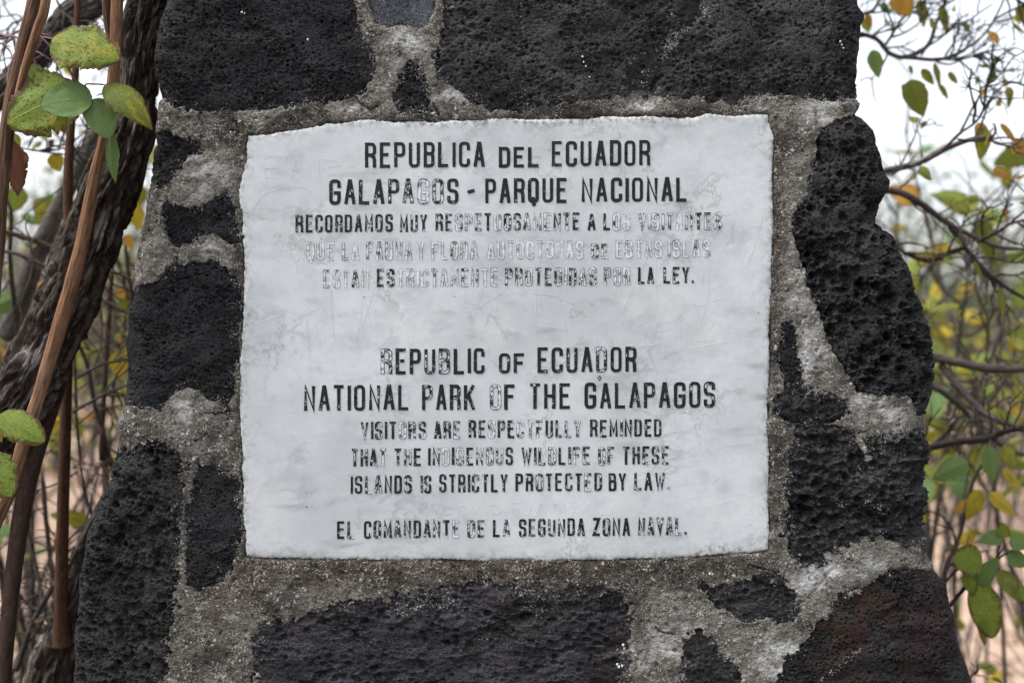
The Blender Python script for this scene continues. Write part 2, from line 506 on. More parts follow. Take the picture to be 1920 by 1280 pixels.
# ------------------------------------------------------------------ the monument: outline, stones, mortar
RC = 0.022                         # rounding of the pillar's corners
LEFT = [(-260, 322), (0, 316), (50, 302), (110, 294), (150, 300), (175, 304), (205, 300), (245, 295), (290, 288),
        (320, 284), (400, 275), (440, 268), (490, 258), (540, 252), (590, 249), (640, 246), (730, 242), (760, 231), (800, 222),
        (830, 224), (880, 218), (920, 200), (960, 186), (1030, 166), (1085, 155), (1150, 151), (1200, 147), (1280, 146), (3200, 70)]
RIGHT = [(-260, 1596), (0, 1604), (25, 1616), (60, 1610), (120, 1605), (170, 1605), (190, 1610), (208, 1604), (222, 1616),
         (240, 1630), (270, 1641), (310, 1650), (335, 1661), (355, 1656), (380, 1641), (415, 1638), (440, 1664), (490, 1690),
         (545, 1712), (580, 1722), (610, 1738), (640, 1744), (700, 1750), (760, 1738), (800, 1726), (850, 1731), (890, 1722),
         (940, 1729), (1000, 1726), (1040, 1731), (1075, 1753), (1100, 1770), (1150, 1780), (1185, 1784), (1230, 1796),
         (1280, 1815), (3200, 1900)]
EDGE = 1.012                       # the corner's horizon lies a little behind the front face


def edge_l(py):
    return np.interp(py, [a for a, b in LEFT], [X(b) * EDGE for a, b in LEFT])


def edge_r(py):
    return np.interp(py, [a for a, b in RIGHT], [X(b) * EDGE for a, b in RIGHT])


def wrap(u, z, h):
    """unrolled position (u along the contour, height z, h outward) -> world"""
    py = 640 - (z - CZ) / PX
    a = edge_l(py) + RC; b = edge_r(py) - RC
    tr = np.clip((u - b) / RC, 0, np.pi / 2); tl = np.clip((a - u) / RC, 0, np.pi / 2)
    er = np.maximum(0, u - b - RC * np.pi / 2); el = np.maximum(0, a - u - RC * np.pi / 2)
    x = np.clip(u, a, b) + RC * np.sin(tr) - RC * np.sin(tl)
    y = RC * (1 - np.cos(tr)) + RC * (1 - np.cos(tl)) + er + el
    nx = np.sin(tr) - np.sin(tl); ny = -np.where(tr > 0, np.cos(tr), np.cos(tl))
    return np.stack([x + nx * h, y + ny * h, z + 0 * x], -1)


PLAQUE_T = [(467, 256), (500, 253), (520, 250), (560, 243), (600, 236), (617, 232), (640, 232), (665, 228), (683, 223), (710, 226),
            (740, 230), (790, 228), (815, 230), (850, 226), (900, 225), (960, 222), (980, 224), (1050, 224), (1100, 222), (1130, 218),
            (1170, 220), (1210, 218), (1270, 222), (1310, 219), (1325, 213), (1345, 216), (1380, 217), (1410, 215), (1439, 215)]
PLAQUE_R = [(1439, 215), (1443, 235), (1450, 258), (1449, 290), (1447, 340), (1449, 380), (1450, 420), (1447, 470), (1446, 520),
            (1444, 580), (1441, 620), (1443, 680), (1439, 740), (1438, 800), (1442, 850), (1440, 900), (1440, 950), (1442, 1000), (1440, 1030)]
PLAQUE_B = [(462, 1042), (500, 1045), (560, 1046), (620, 1047), (700, 1048), (760, 1049), (830, 1047), (900, 1050), (960, 1048),
            (1020, 1050), (1080, 1049), (1150, 1048), (1200, 1046), (1270, 1045), (1330, 1040), (1380, 1036), (1415, 1034), (1440, 1030)]
PLAQUE_L = [(467, 256), (462, 275), (464, 300), (455, 330), (448, 360), (450, 380), (456, 400), (455, 430), (458, 470), (459, 520),
            (456, 600), (453, 650), (450, 680), (450, 740), (452, 820), (455, 860), (453, 880), (457, 910), (456, 960), (460, 1000), (462, 1042)]
PLAQUE_POLY = PLAQUE_T + PLAQUE_R[1:] + PLAQUE_B[::-1][1:] + PLAQUE_L[::-1][1:-1]

# polygon in photo pixels (edge stones run on round the corner), material, character, lift in mm, label
STONES = [
    dict(p=[(120, -130), (120, 60), (130, 175), (300, 182), (330, 196), (365, 201), (405, 212), (440, 205), (500, 197), (600, 191), (660, 182),
            (690, 160), (700, 130), (690, 90), (672, 55), (662, 0), (655, -130)], m='lava_fine', k='fine', lift=2.5, ragged=4),
    dict(p=[(700, -60), (694, 5), (704, 38), (722, 50), (755, 46), (778, 52), (800, 40), (815, 8), (820, -60)], m='lava_blue', k='smooth', lift=0.5, ragged=3,
         label="smooth blue-grey stone"),
    dict(p=[(835, -130), (838, 30), (832, 70), (815, 112), (828, 150), (845, 162), (880, 186), (920, 201), (960, 206), (1000, 200), (1060, 190), (1120, 182),
            (1148, 180), (1170, 140), (1180, 110), (1235, 90), (1255, 40), (1270, 0), (1280, -130)], m='lava_grey', k='pitted', lift=2.5, ragged=4),
    dict(p=[(1345, -130), (1330, 20), (1300, 60), (1270, 70), (1265, 110), (1240, 140), (1225, 180), (1290, 182), (1315, 176), (1330, 190), (1420, 180), (1452, 176), (1500, 180),
            (1540, 186), (1590, 180), (1700, 178), (1790, 150), (1790, -130)], m='lava_grey', k='pitted', lift=2.0, ragged=4),
    dict(p=[(754, 132), (770, 116), (788, 140), (790, 170), (806, 204), (780, 211), (756, 208), (743, 186), (752, 160)], m='lava_fine', k='fine', lift=-1.5, ragged=3),
    dict(p=[(170, 240), (318, 250), (345, 262), (374, 270), (376, 282), (340, 304), (318, 332), (306, 345), (170, 350)], m='lava_fine', k='rough', lift=-2, ragged=4),
    dict(p=[(312, 375), (330, 385), (360, 397), (380, 386), (425, 366), (438, 400), (442, 430), (444, 452), (430, 454), (405, 436), (385, 440), (347, 456), (325, 462), (310, 430)],
         m='lava_fine', k='fine', lift=0, ragged=3),
    dict(p=[(60, 560), (255, 541), (300, 528), (320, 502), (360, 496), (410, 490), (440, 520), (447, 560), (444, 640), (436, 720), (425, 774), (415, 748), (392, 745), (375, 730),
            (345, 720), (330, 722), (315, 738), (300, 765), (245, 760), (60, 770)], m='lava_fine', k='fine', lift=3, ragged=3),
    dict(p=[(-60, 850), (210, 850), (250, 840), (300, 826), (335, 846), (350, 868), (344, 900), (336, 960), (328, 1010), (328, 1060), (328, 1130), (315, 1200), (306, 1280),
            (300, 1400), (-60, 1400)], m='lava_porous', k='porous', lift=3, ragged=7),
    dict(p=[(372, 872), (400, 873), (430, 890), (446, 902), (450, 960), (446, 1030), (440, 1054), (410, 1090), (370, 1106), (352, 1092), (352, 1040), (356, 985), (350, 960), (362, 940), (368, 900)],
         m='lava_fine', k='fine', lift=1, ragged=5),
    dict(p=[(1545, 242), (1600, 214), (1800, 200), (1900, 500), (1900, 760), (1726, 775), (1705, 746), (1680, 740), (1650, 738), (1610, 730), (1590, 700), (1560, 650), (1546, 620),
            (1530, 560), (1510, 510), (1498, 470), (1489, 440), (1485, 412), (1510, 380), (1520, 340), (1530, 300), (1533, 262)], m='lava_porous', k='vesicular', lift=4, ragged=3),
    dict(p=[(1466, 640), (1468, 606), (1484, 606), (1490, 650), (1501, 690), (1506, 730), (1472, 735), (1465, 690)], m='lava_fine', k='fine', lift=-1, ragged=3),
    dict(p=[(1450, 752), (1470, 739), (1500, 738), (1565, 737), (1580, 750), (1587, 765), (1575, 785), (1545, 790), (1515, 789), (1498, 797), (1475, 785), (1455, 770)],
         m='lava_fine', k='rough', lift=4, ragged=4),
    dict(p=[(1492, 802), (1540, 796), (1580, 802), (1600, 815), (1604, 832), (1625, 872), (1640, 862), (1625, 836), (1690, 830), (1706, 812), (1726, 815), (1850, 810), (1860, 1010),
            (1725, 1016), (1700, 1020), (1670, 1008), (1650, 1000), (1612, 1006), (1590, 1020), (1550, 1030), (1526, 1050), (1505, 1050), (1481, 1030), (1480, 960), (1485, 860)],
         m='lava_porous', k='spongy', lift=3, ragged=4),
    dict(p=[(484, 1195), (500, 1170), (550, 1165), (600, 1150), (640, 1135), (680, 1125), (720, 1130), (745, 1110), (800, 1108), (860, 1102), (900, 1088), (940, 1095), (990, 1105),
            (1050, 1108), (1100, 1106), (1150, 1108), (1176, 1130), (1175, 1180), (1170, 1220), (1167, 1280), (1170, 1400), (478, 1400)], m='lava_violet', k='layered', lift=2, ragged=10),
    dict(p=[(1312, 1094), (1360, 1100), (1400, 1090), (1450, 1084), (1490, 1108), (1494, 1145), (1470, 1158), (1440, 1155), (1400, 1162), (1372, 1148), (1332, 1122)],
         m='lava_porous', k='rough', lift=-1, ragged=5),
    dict(p=[(1280, 1192), (1310, 1186), (1330, 1195), (1336, 1220), (1370, 1236), (1386, 1270), (1380, 1300), (1350, 1360), (1290, 1360), (1279, 1262), (1283, 1230)],
         m='lava_porous', k='rough', lift=-1, ragged=6),
    dict(p=[(1602, 1120), (1640, 1092), (1670, 1076), (1742, 1071), (1900, 1075), (1960, 1400), (1462, 1400), (1460, 1265), (1472, 1240), (1490, 1222), (1516, 1200), (1531, 1168),
            (1560, 1152), (1576, 1116)], m='lava_rust', k='fine', lift=3, ragged=4, label="rust-stained black stone"),
    # beyond the picture: round the sides, above and below
    dict(p=[(-330, -120), (60, -130), (80, 180), (-330, 200)], m='lava_grey', k='coarse', lift=3, ragged=6),
    dict(p=[(-330, 250), (120, 250), (0, 520), (-330, 500)], m='lava_porous', k='coarse', lift=3, ragged=6),
    dict(p=[(-330, 560), (10, 580), (10, 800), (-330, 860)], m='lava_fine', k='coarse', lift=3, ragged=6),
    dict(p=[(1840, -120), (2250, -120), (2250, 160), (1840, 150)], m='lava_grey', k='coarse', lift=3, ragged=6),
    dict(p=[(1950, 220), (2300, 220), (2300, 740), (1950, 740)], m='lava_porous', k='coarse', lift=3, ragged=6),
    dict(p=[(1910, 830), (2300, 800), (2300, 1180), (2010, 1180)], m='lava_porous', k='coarse', lift=3, ragged=6),
]
rg = random.Random(5)
for row, y0 in enumerate((1450, 1820, 2190, 2560)):
    x0 = -150 + row * 40
    while x0 < 2000:
        wd = rg.uniform(330, 520)
        STONES.append(dict(p=[(x0, y0 + rg.uniform(0, 40)), (x0 + wd - 45, y0 + rg.uniform(-20, 40)), (x0 + wd - 50, y0 + 320), (x0 + 10, y0 + 325)],
                           m=rg.choice(['lava_grey', 'lava_porous', 'lava_fine']), k='coarse', lift=3, ragged=10))
        x0 += wd


def warped(pxx, pyy, seed, rag):
    wx = pxx + rag * 2.3 * fbm(pxx / 38, pyy / 38, 4, seed, 0.65) + rag * 0.9 * gnoise(pxx / 15, pyy / 15, seed + 15) + rag * 0.7 * gnoise(pxx / 7, pyy / 7, seed + 5)
    wy = pyy + rag * 2.3 * fbm(pxx / 38 + 50, pyy / 38, 4, seed + 9, 0.65) + rag * 0.9 * gnoise(pxx / 15 + 9, pyy / 15, seed + 16) + rag * 0.7 * gnoise(pxx / 7 + 30, pyy / 7, seed + 6)
    return wx, wy


def stamp(h, px0, py0, g, rng, n, r0, r1, depth, pw=2.2, mask=None, asp=1.0):
    """press n bubble holes of radius r0..r1 mm into h (grid step g in px); rows run down the picture"""
    nr, nc = h.shape
    for _ in range(n):
        r = r0 + (r1 - r0) * rng.random() ** pw
        rpx = r / 0.5 / g
        cx = rng.random() * nc; cy = rng.random() * nr
        if mask is not None and not mask[int(cy), int(cx)]:
            continue
        rx = rpx * asp * rng.uniform(0.8, 1.3); ry = rpx * rng.uniform(0.75, 1.2)
        x0, x1 = max(0, int(cx - rx)), min(nc, int(cx + rx) + 2)
        y0, y1 = max(0, int(cy - ry)), min(nr, int(cy + ry) + 2)
        if x1 <= x0 or y1 <= y0: continue
        xx = (np.arange(x0, x1)[None, :] - cx) / rx; yy = (np.arange(y0, y1)[:, None] - cy) / ry
        q = np.clip(1 - xx * xx - yy * yy, 0, 1)
        h[y0:y1, x0:x1] -= depth * r * q ** 0.42


def stone_relief(k, a, b, sd, seed, g):
    """height in mm of a stone's face"""
    rng = random.Random(seed * 7 + 3)
    nr, nc = a.shape
    worn = sstep(-0.28, 0.30, fbm(a / 75, b / 62, 3, seed + 21))     # worn smooth here, porous there
    m = (sd < 12) & (hash2(np.floor(a / 2), np.floor(b / 2), seed) < 0.22 + 0.85 * worn)
    A = nr * nc * (g * 0.5) ** 2 / 100.0     # window area in cm2
    h = 2.6 * fbm(a / 120, b / 120, 3, seed) + (0.5 + 0.7 * worn) * fbm(a / 30, b / 30, 3, seed + 3)
    h += 3.0 * np.abs(gnoise(a / 95, b / 60, seed + 31)) - 1.2 * sstep(0.02, 0.10, gnoise(a / 80, b / 45, seed + 33)) * worn
    if k == 'fine':
        h += 0.45 * fbm(a / 7, b / 5.5, 3, seed + 4, 0.7)
        h -= 0.5 * sstep(0.18, 0.6, gnoise(a / 5.5, b / 4.5, seed + 8))
        stamp(h, 0, 0, g, rng, int(A * 16), 0.7, 1.5, 1.2, 2.0, m)
        stamp(h, 0, 0, g, rng, int(A * 0.12), 1.5, 4.0, 0.5, 2.0, m, 1.5)
    elif k == 'pitted':
        h += 0.6 * fbm(a / 10, b / 8, 3, seed + 4, 0.7)
        h -= 0.6 * sstep(0.2, 0.6, gnoise(a / 6.5, b / 4.8, seed + 8))
        stamp(h, 0, 0, g, rng, int(A * 12), 0.7, 2.0, 1.2, 2.4, m, 1.15)
        stamp(h, 0, 0, g, rng, int(A * 0.35), 1.6, 4.2, 0.6, 2.2, m, 1.6)
    elif k == 'smooth':
        h = 1.2 * fbm(a / 90, b / 90, 3, seed) + 0.35 * fbm(a / 14, b / 14, 3, seed + 4)
        stamp(h, 0, 0, g, rng, int(A * 2.5), 0.5, 1.2, 0.7, 2.5, m)
    elif k == 'porous':
        h += 1.5 * fbm(a / 34, b / 28, 3, seed + 4, 0.5) + 0.35 * gnoise(a / 6, b / 5, seed + 2)
        stamp(h, 0, 0, g, rng, int(A * 14), 0.8, 1.6, 1.2, 1.5, m)
        stamp(h, 0, 0, g, rng, int(A * 5), 1.2, 3.8, 1.1, 2.0, m)
        stamp(h, 0, 0, g, rng, int(A * 0.3), 2.5, 5.5, 0.7, 1.8, m, 1.3)
    elif k == 'vesicular':
        h += 1.1 * fbm(a / 36, b / 36, 3, seed + 4, 0.5) + 0.3 * gnoise(a / 6, b / 6, seed + 2)
        dens = sstep(300, 620, b) * 0.8 + 0.25
        stamp(h, 0, 0, g, rng, int(A * 14), 0.8, 1.6, 1.2, 1.5, m)
        md = m & (hash2(np.floor(a / 3), np.floor(b / 3), 3) < dens)
        stamp(h, 0, 0, g, rng, int(A * 9), 1.3, 4.4, 1.2, 2.2, md)
        stamp(h, 0, 0, g, rng, int(A * 0.10), 4, 9, 0.8, 1.5, md)
        for (cx, cy, r) in ((1662, 565, 20), (1615, 450, 13), (1674, 558, 8), (1605, 508, 7), (1584, 520, 9), (1690, 515, 8)):
            q = np.clip(1 - ((a - cx) / r) ** 2 - ((b - cy) / (r * 1.15)) ** 2, 0, 1)
            h -= r * 0.42 * q ** 0.6
    elif k == 'spongy':
        rd = np.abs(fbm(a / 22, b / 19, 4, seed + 4, 0.55))
        h += 3.2 - 9 * (0.35 - np.clip(rd, 0, 0.35)) + 1.2 * fbm(a / 9, b / 8, 3, seed + 2)
        stamp(h, 0, 0, g, rng, int(A * 5), 1.2, 4.0, 1.0, 2.0, m, 1.1)
        stamp(h, 0, 0, g, rng, int(A * 0.9), 3.0, 6.5, 0.8, 1.6, m, 1.2)
    elif k == 'layered':
        wv = b + 14 * fbm(a / 90, b / 60, 3, seed + 6) + 5 * gnoise(a / 22, b / 14, seed)
        h += 1.3 * fbm(a / 46, wv / 9, 4, seed + 4, 0.6) + 0.4 * gnoise(a / 7, b / 5, seed + 2)
        top = sstep(1230, 1130, b)
        h += top * 2.6 * fbm(a / 20, b / 18, 4, seed + 12)
        stamp(h, 0, 0, g, rng, int(A * 6), 0.8, 3.0, 1.1, 2.2, m, 1.3)
        stamp(h, 0, 0, g, rng, int(A * 0.2), 2.5, 7, 0.6, 1.8, m, 1.7)
    elif k == 'rough':
        h += 2.6 * fbm(a / 22, b / 18, 4, seed + 4, 0.6) + 0.7 * gnoise(a / 6, b / 5, seed + 2)
        stamp(h, 0, 0, g, rng, int(A * 4), 0.8, 3.2, 0.9, 2.2, m)
    else:
        h += 3.0 * fbm(a / 40, b / 40, 4, seed + 4, 0.6)
        stamp(h, 0, 0, g, rng, int(A * 0.2), 4, 9, 0.8, 2.0, m)
    return h


mon = empty("stone_monument", (0, 0.15, 0))
tag(mon, "tapering pillar of black lava stones set in pale grey mortar, framing the white plaque", "monument")
MLOC = np.array([0, 0.15, 0])

# --- mortar sheet
gm = 1.75
a1 = np.arange(105, 1860, gm); b1 = np.arange(-36, 1322, gm)
acols = np.concatenate([np.arange(-620, 105, 16), a1, np.arange(1860 + 1, 2560, 16)])
brows = np.concatenate([np.arange(-240, -36, 12), b1, np.arange(1324, 2440, 14)])
A_, B_ = np.meshgrid(acols, brows)
msd = np.full(A_.shape, 1e3)
msd_soft = np.full(A_.shape, 1e3)


def window(poly, mg):
    P = np.array(poly, float)
    c0, c1 = np.searchsorted(acols, [P[:, 0].min() - mg, P[:, 0].max() + mg])
    r0, r1 = np.searchsorted(brows, [P[:, 1].min() - mg, P[:, 1].max() + mg])
    return slice(r0, r1), slice(c0, c1)


for i, st in enumerate(STONES):
    ws = window(st['p'], 60)
    wx, wy = warped(A_[ws], B_[ws], 100 + i * 31, st['ragged'])
    msd[ws] = np.minimum(msd[ws], poly_sdf(wx, wy, st['p']) - 3.0)
wp = window(PLAQUE_POLY, 80)
psd = np.full(A_.shape, 1e3)
psd[wp] = poly_sdf(A_[wp] + 1.6 * gnoise(A_[wp] / 9, B_[wp] / 9, 77), B_[wp] + 1.6 * gnoise(A_[wp] / 8, B_[wp] / 8, 78), PLAQUE_POLY)

hm = 2.2 + 2.6 * fbm(A_ / 75, B_ / 75, 4, 301) + 1.0 * fbm(A_ / 17, B_ / 17, 3, 305, 0.6) + 0.45 * gnoise(A_ / 5.5, B_ / 5.5, 309)
# small pits in the mortar
pit = gnoise(A_ / 12, B_ / 12, 330); hm -= 2.2 * sstep(0.5, 0.85, pit)
# lips against the stones: sometimes a raised bead, sometimes feathered out
lipn = fbm(A_ / 55, B_ / 55, 2, 340)
hm += np.exp(-np.clip(msd, 0, 60) / 9.0) * (-0.6 + 3.2 * lipn)
# bevel towards the plaque
hm -= np.exp(-np.clip(psd, 0, 60) / 10.0) * (1.2 + 1.6 * fbm(A_ / 60, B_ / 60, 2, 350))
hm = np.maximum(hm, -3.0)
# the dark weathered band between the two upper right stones lies low
band = np.exp(-(line_dist(A_, B_, [(1340, -120), (1310, 10), (1280, 60), (1230, 110), (1190, 160)]) / 45) ** 2)
hm -= 3.0 * band
# cracks
CRACKS = [[(668, 185), (680, 198), (695, 206), (708, 200)], [(1380, 1158), (1366, 1130), (1350, 1118), (1344, 1100)], [(1405, 1058), (1425, 1065), (1445, 1068), (1460, 1072)],
          [(1228, 1175), (1240, 1184), (1262, 1188)], [(385, 774), (410, 775), (433, 772)], [(365, 828), (380, 820), (388, 812)], [(330, 462), (332, 480), (331, 494)],
          [(1530, 185), (1545, 190), (1590, 182)], [(1452, 1074), (1470, 1085), (1480, 1092)], [(1530, 1055), (1545, 1062), (1552, 1058)], [(1585, 1110), (1605, 1102), (1625, 1105)],
          [(812, 196), (822, 214), (826, 224)], [(380, 205), (372, 218), (380, 235)], [(440, 226), (448, 240), (446, 258)]]
for c in CRACKS:
    wc = window(c, 12)
    dd = line_dist(A_[wc] + 2.2 * gnoise(A_[wc] / 6, B_[wc] / 6, 9), B_[wc] + 2.2 * gnoise(A_[wc] / 6, B_[wc] / 6, 10), c)
    hm[wc] -= 3.2 * sstep(2.4, 0.5, dd)
# trowel line, lower right
wc = window([(1515, 1120), (1580, 1050)], 14)
hm[wc] -= 1.2 * sstep(4, 0.5, line_dist(A_[wc], B_[wc], [(1515, 1120), (1548, 1080), (1560, 1066)]))
smear = 26 * np.clip(fbm(A_ / 22, B_ / 22, 5, 371, 0.65) - 0.06, 0, 0.6) * sstep(-0.25, 0.3, fbm(A_ / 140, B_ / 140, 2, 375))
gapm = sstep(0.05, 0.35, fbm(A_ / 48, B_ / 48, 3, 381))
hm -= 4.5 * gapm * np.exp(-((msd + smear - 1.0) / 2.2) ** 2)
hm -= 3.5 * np.exp(-((psd - 1.0) / 2.4) ** 2) * sstep(-0.3, 0.3, fbm(A_ / 60, B_ / 60, 2, 383))
hm = hm - 16 * sstep(0.0, -3.5, msd + smear) - 16 * sstep(-0.5, -4.0, psd)

# colour fields of the mortar, from the photograph: patches of pale new mortar, brown dirt, black lichen
tone = np.full(A_.shape, 0.30)
brown = np.zeros(A_.shape); soot = np.zeros(A_.shape)


def blob(F, cx, cy, rx, ry, v):
    if F is tone: v = v * 1.5
    ws = window([(cx - 3 * rx, cy - 3 * ry), (cx + 3 * rx, cy + 3 * ry)], 1)
    F[ws] += v * np.exp(-((A_[ws] - cx) / rx) ** 2 - ((B_[ws] - cy) / ry) ** 2)


for t in [(770, 85, 60, 40, .22), (735, 190, 40, 35, .12), (840, 180, 40, 14, .5), (650, 205, 30, 12, .4), (480, 212, 40, 12, .3), (400, 330, 50, 40, .28), (345, 265, 22, 20, .1),
          (380, 470, 60, 22, .28), (290, 480, 36, 40, .12), (350, 770, 40, 36, .32), (280, 790, 40, 20, .1), (415, 800, 30, 40, .05), (1500, 330, 40, 70, .22), (1490, 520, 30, 60, .25),
          (1520, 670, 40, 60, .42), (1545, 215, 40, 20, .5), (1560, 190, 50, 14, .4), (1620, 770, 60, 40, .22), (1640, 780, 30, 20, .1), (1530, 1075, 50, 40, .4), (1480, 1240, 60, 50, .45),
          (1270, 1150, 40, 30, .32), (1200, 1230, 30, 30, .2), (1250, 1200, 30, 60, .1), (1640, 1050, 60, 30, .18), (1210, 200, 60, 10, .35), (1380, 195, 70, 12, .2),
          (1440, 190, 20, 20, .25), (370, 960, 20, 50, .25), (340, 1150, 20, 90, .22), (1395, 1118, 20, 12, .3), (470, 1200, 60, 40, .15), (650, 1110, 110, 30, .12), (1610, 850, 18, 24, .3), (1400, 1210, 150, 70, .16), (1560, 1065, 110, 36, .2), (740, 110, 70, 60, .12), (390, 345, 60, 50, .12), (1505, 450, 26, 200, .14), (1640, 780, 70, 40, .12), (1220, 1200, 40, 70, .14),
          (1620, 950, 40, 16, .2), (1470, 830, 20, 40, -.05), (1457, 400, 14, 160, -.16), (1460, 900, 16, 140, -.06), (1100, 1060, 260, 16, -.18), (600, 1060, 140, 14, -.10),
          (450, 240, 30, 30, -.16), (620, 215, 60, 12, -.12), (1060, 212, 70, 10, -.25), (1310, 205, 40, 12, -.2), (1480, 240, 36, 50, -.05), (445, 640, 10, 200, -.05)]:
    blob(tone, *t)
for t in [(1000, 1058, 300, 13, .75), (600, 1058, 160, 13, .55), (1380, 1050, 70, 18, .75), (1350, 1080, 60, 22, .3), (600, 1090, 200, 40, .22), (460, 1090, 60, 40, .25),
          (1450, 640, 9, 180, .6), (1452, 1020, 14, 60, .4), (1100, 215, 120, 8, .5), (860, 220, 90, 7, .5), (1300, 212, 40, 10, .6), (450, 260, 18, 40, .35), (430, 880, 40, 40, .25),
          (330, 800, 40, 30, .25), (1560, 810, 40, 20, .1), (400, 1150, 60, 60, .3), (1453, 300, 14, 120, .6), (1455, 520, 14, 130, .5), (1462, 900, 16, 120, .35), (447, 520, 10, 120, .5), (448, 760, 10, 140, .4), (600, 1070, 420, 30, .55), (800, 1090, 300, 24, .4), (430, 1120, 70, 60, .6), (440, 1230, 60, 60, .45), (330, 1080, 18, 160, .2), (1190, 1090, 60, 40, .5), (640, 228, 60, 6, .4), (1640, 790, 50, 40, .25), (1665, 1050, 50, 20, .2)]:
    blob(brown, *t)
for t in [(336, 940, 14, 50, .5), (352, 965, 8, 40, .8), (330, 1060, 8, 60, .35), (470, 720, 6, 60, .3), (1470, 900, 8, 90, .3), (440, 470, 8, 60, .3), (300, 300, 14, 40, .6), (1530, 300, 10, 60, .4)]:
    blob(soot, *t)
soot += np.clip(band * 1.5, 0, 1) * sstep(186, 165, B_)
for t in [(1020, 205, 90, 9, .5), (1200, 1165, 12, 40, .6), (1172, 1110, 16, 20, .5), (1190, 1110, 40, 22, .3), (1478, 800, 10, 20, .4), (1140, 200, 20, 10, .3), (790, 128, 20, 24, .25)]:
    blob(soot, *t)
tn = fbm(A_ / 40, B_ / 40, 5, 391, 0.6)
tone = 0.27 + (tone - 0.30) * np.clip(0.85 + 1.3 * tn, 0.1, 1.6) + 0.10 * tn
brown = np.clip(brown * np.clip(0.9 + 1.2 * fbm(A_ / 30, B_ / 30, 4, 393), 0.1, 1.6), 0, 1); soot = np.clip(soot, 0, 1)
tone = np.where((A_ < 100) | (A_ > 1860), 0.36, tone)

zz = CZ + (640 - B_) * PX
vm = wrap((A_ - 960) * PX, zz, hm * 0.001)
nr, nc = A_.shape
qm = grid_quads(nr, nc)
# leave out the faces that lie deep under stones or plaque, then close the back and the top
deep = ((msd < -26) | (psd < -26)).ravel()
qm = qm[~deep[qm].all(1)]
vb = vm.reshape(-1, 3)
lcol = np.arange(nr) * nc; rcol = lcol + nc - 1
qb = np.stack([lcol[:-1], lcol[1:], rcol[1:], rcol[:-1]], -1)
trow = np.arange(nc)
half = nc // 2
qt = np.stack([trow[:half - 1], trow[1:half], nc - 1 - trow[1:half], nc - 1 - trow[:half - 1]], -1)
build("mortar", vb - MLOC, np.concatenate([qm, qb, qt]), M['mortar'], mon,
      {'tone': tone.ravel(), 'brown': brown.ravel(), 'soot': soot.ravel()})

# --- stones
for i, st in enumerate(STONES):
    P = np.array(st['p'], float)
    far = st['k'] == 'coarse'
    g = 8.0 if far else 1.45
    ax = np.arange(P[:, 0].min() - 22, P[:, 0].max() + 22, g)
    by = np.arange(P[:, 1].min() - 22, P[:, 1].max() + 22, g)
    a, b = np.meshgrid(ax, by)
    wx, wy = warped(a, b, 100 + i * 31, st['ragged'])
    sd = poly_sdf(wx, wy, st['p']) - 3.0
    h = stone_relief(st['k'], a, b, sd, 500 + i * 13, g)
    h += st['lift'] * (1 - np.exp(np.minimum(sd, 0) / 34.0)) - 0.10 * np.maximum(0, sd)
    h -= 3.2 * np.exp(np.minimum(sd, 0) / 7.0) * sstep(-0.1, 0.5, fbm(a / 45, b / 45, 2, 900 + i))
    crumb = np.exp(np.minimum(sd, 0) / 16.0) * (0.55 + 0.9 * fbm(a / 40, b / 40, 3, 700 + i))
    if i == 13:
        for (cx, cy, r) in ((1640, 945, 34), (1600, 880, 26), (1570, 945, 16)):
            crumb += 0.55 * np.exp(-((a - cx) / r) ** 2 - ((b - cy) / (r * .6)) ** 2)
    if i == 14:
        for (cx, cy, r) in ((770, 1140, 50), (850, 1130, 40), (1000, 1130, 60), (900, 1190, 30), (1010, 1150, 20)):
            crumb += 0.45 * np.exp(-((a - cx) / r) ** 2 - ((b - cy) / (r * .5)) ** 2)
    if i == 2:
        crumb += 0.5 * np.exp(-(line_dist(a, b, [(975, 0), (980, 120), (985, 200)]) / 7) ** 2)
        h -= 1.6 * np.exp(-(line_dist(a, b, [(972, -30), (978, 60), (982, 120), (985, 200)]) / 3) ** 2)
    if i == 17:
        crumb += 0.5 * np.exp(-(line_dist(a, b, [(1540, 1270), (1590, 1230), (1610, 1215)]) / 9) ** 2)
        crumb += 0.4 * np.exp(-(line_dist(a, b, [(1640, 1265), (1650, 1240)]) / 8) ** 2)
    stain = np.zeros(a.shape)
    if i == 17:
        stain = np.exp(-((a - 1612 - 5 * gnoise(b / 14, b * 0, 4)) / 13) ** 4 - ((b - 1170) / 55) ** 4)
        stain += 0.7 * np.exp(-((a - 1740) / 40) ** 2 - ((b - 1180) / 80) ** 2)
    z = CZ + (640 - b) * PX
    v = wrap((a - 960) * PX, z, h * 0.001).reshape(-1, 3)
    q = grid_quads(*a.shape)
    keep = (sd < 16).ravel()
    q = q[keep[q].any(1)]
    used = np.unique(q); re = np.zeros(len(v), np.int64); re[used] = np.arange(len(used))
    o = build("lava_stone", v[used] - MLOC, re[q], M[st['m']], mon, {'crumb': np.clip(crumb, 0, 1.5).ravel()[used], 'stain': np.clip(stain, 0, 1).ravel()[used]})
    if st.get('label'):
        o['label'] = st['label']

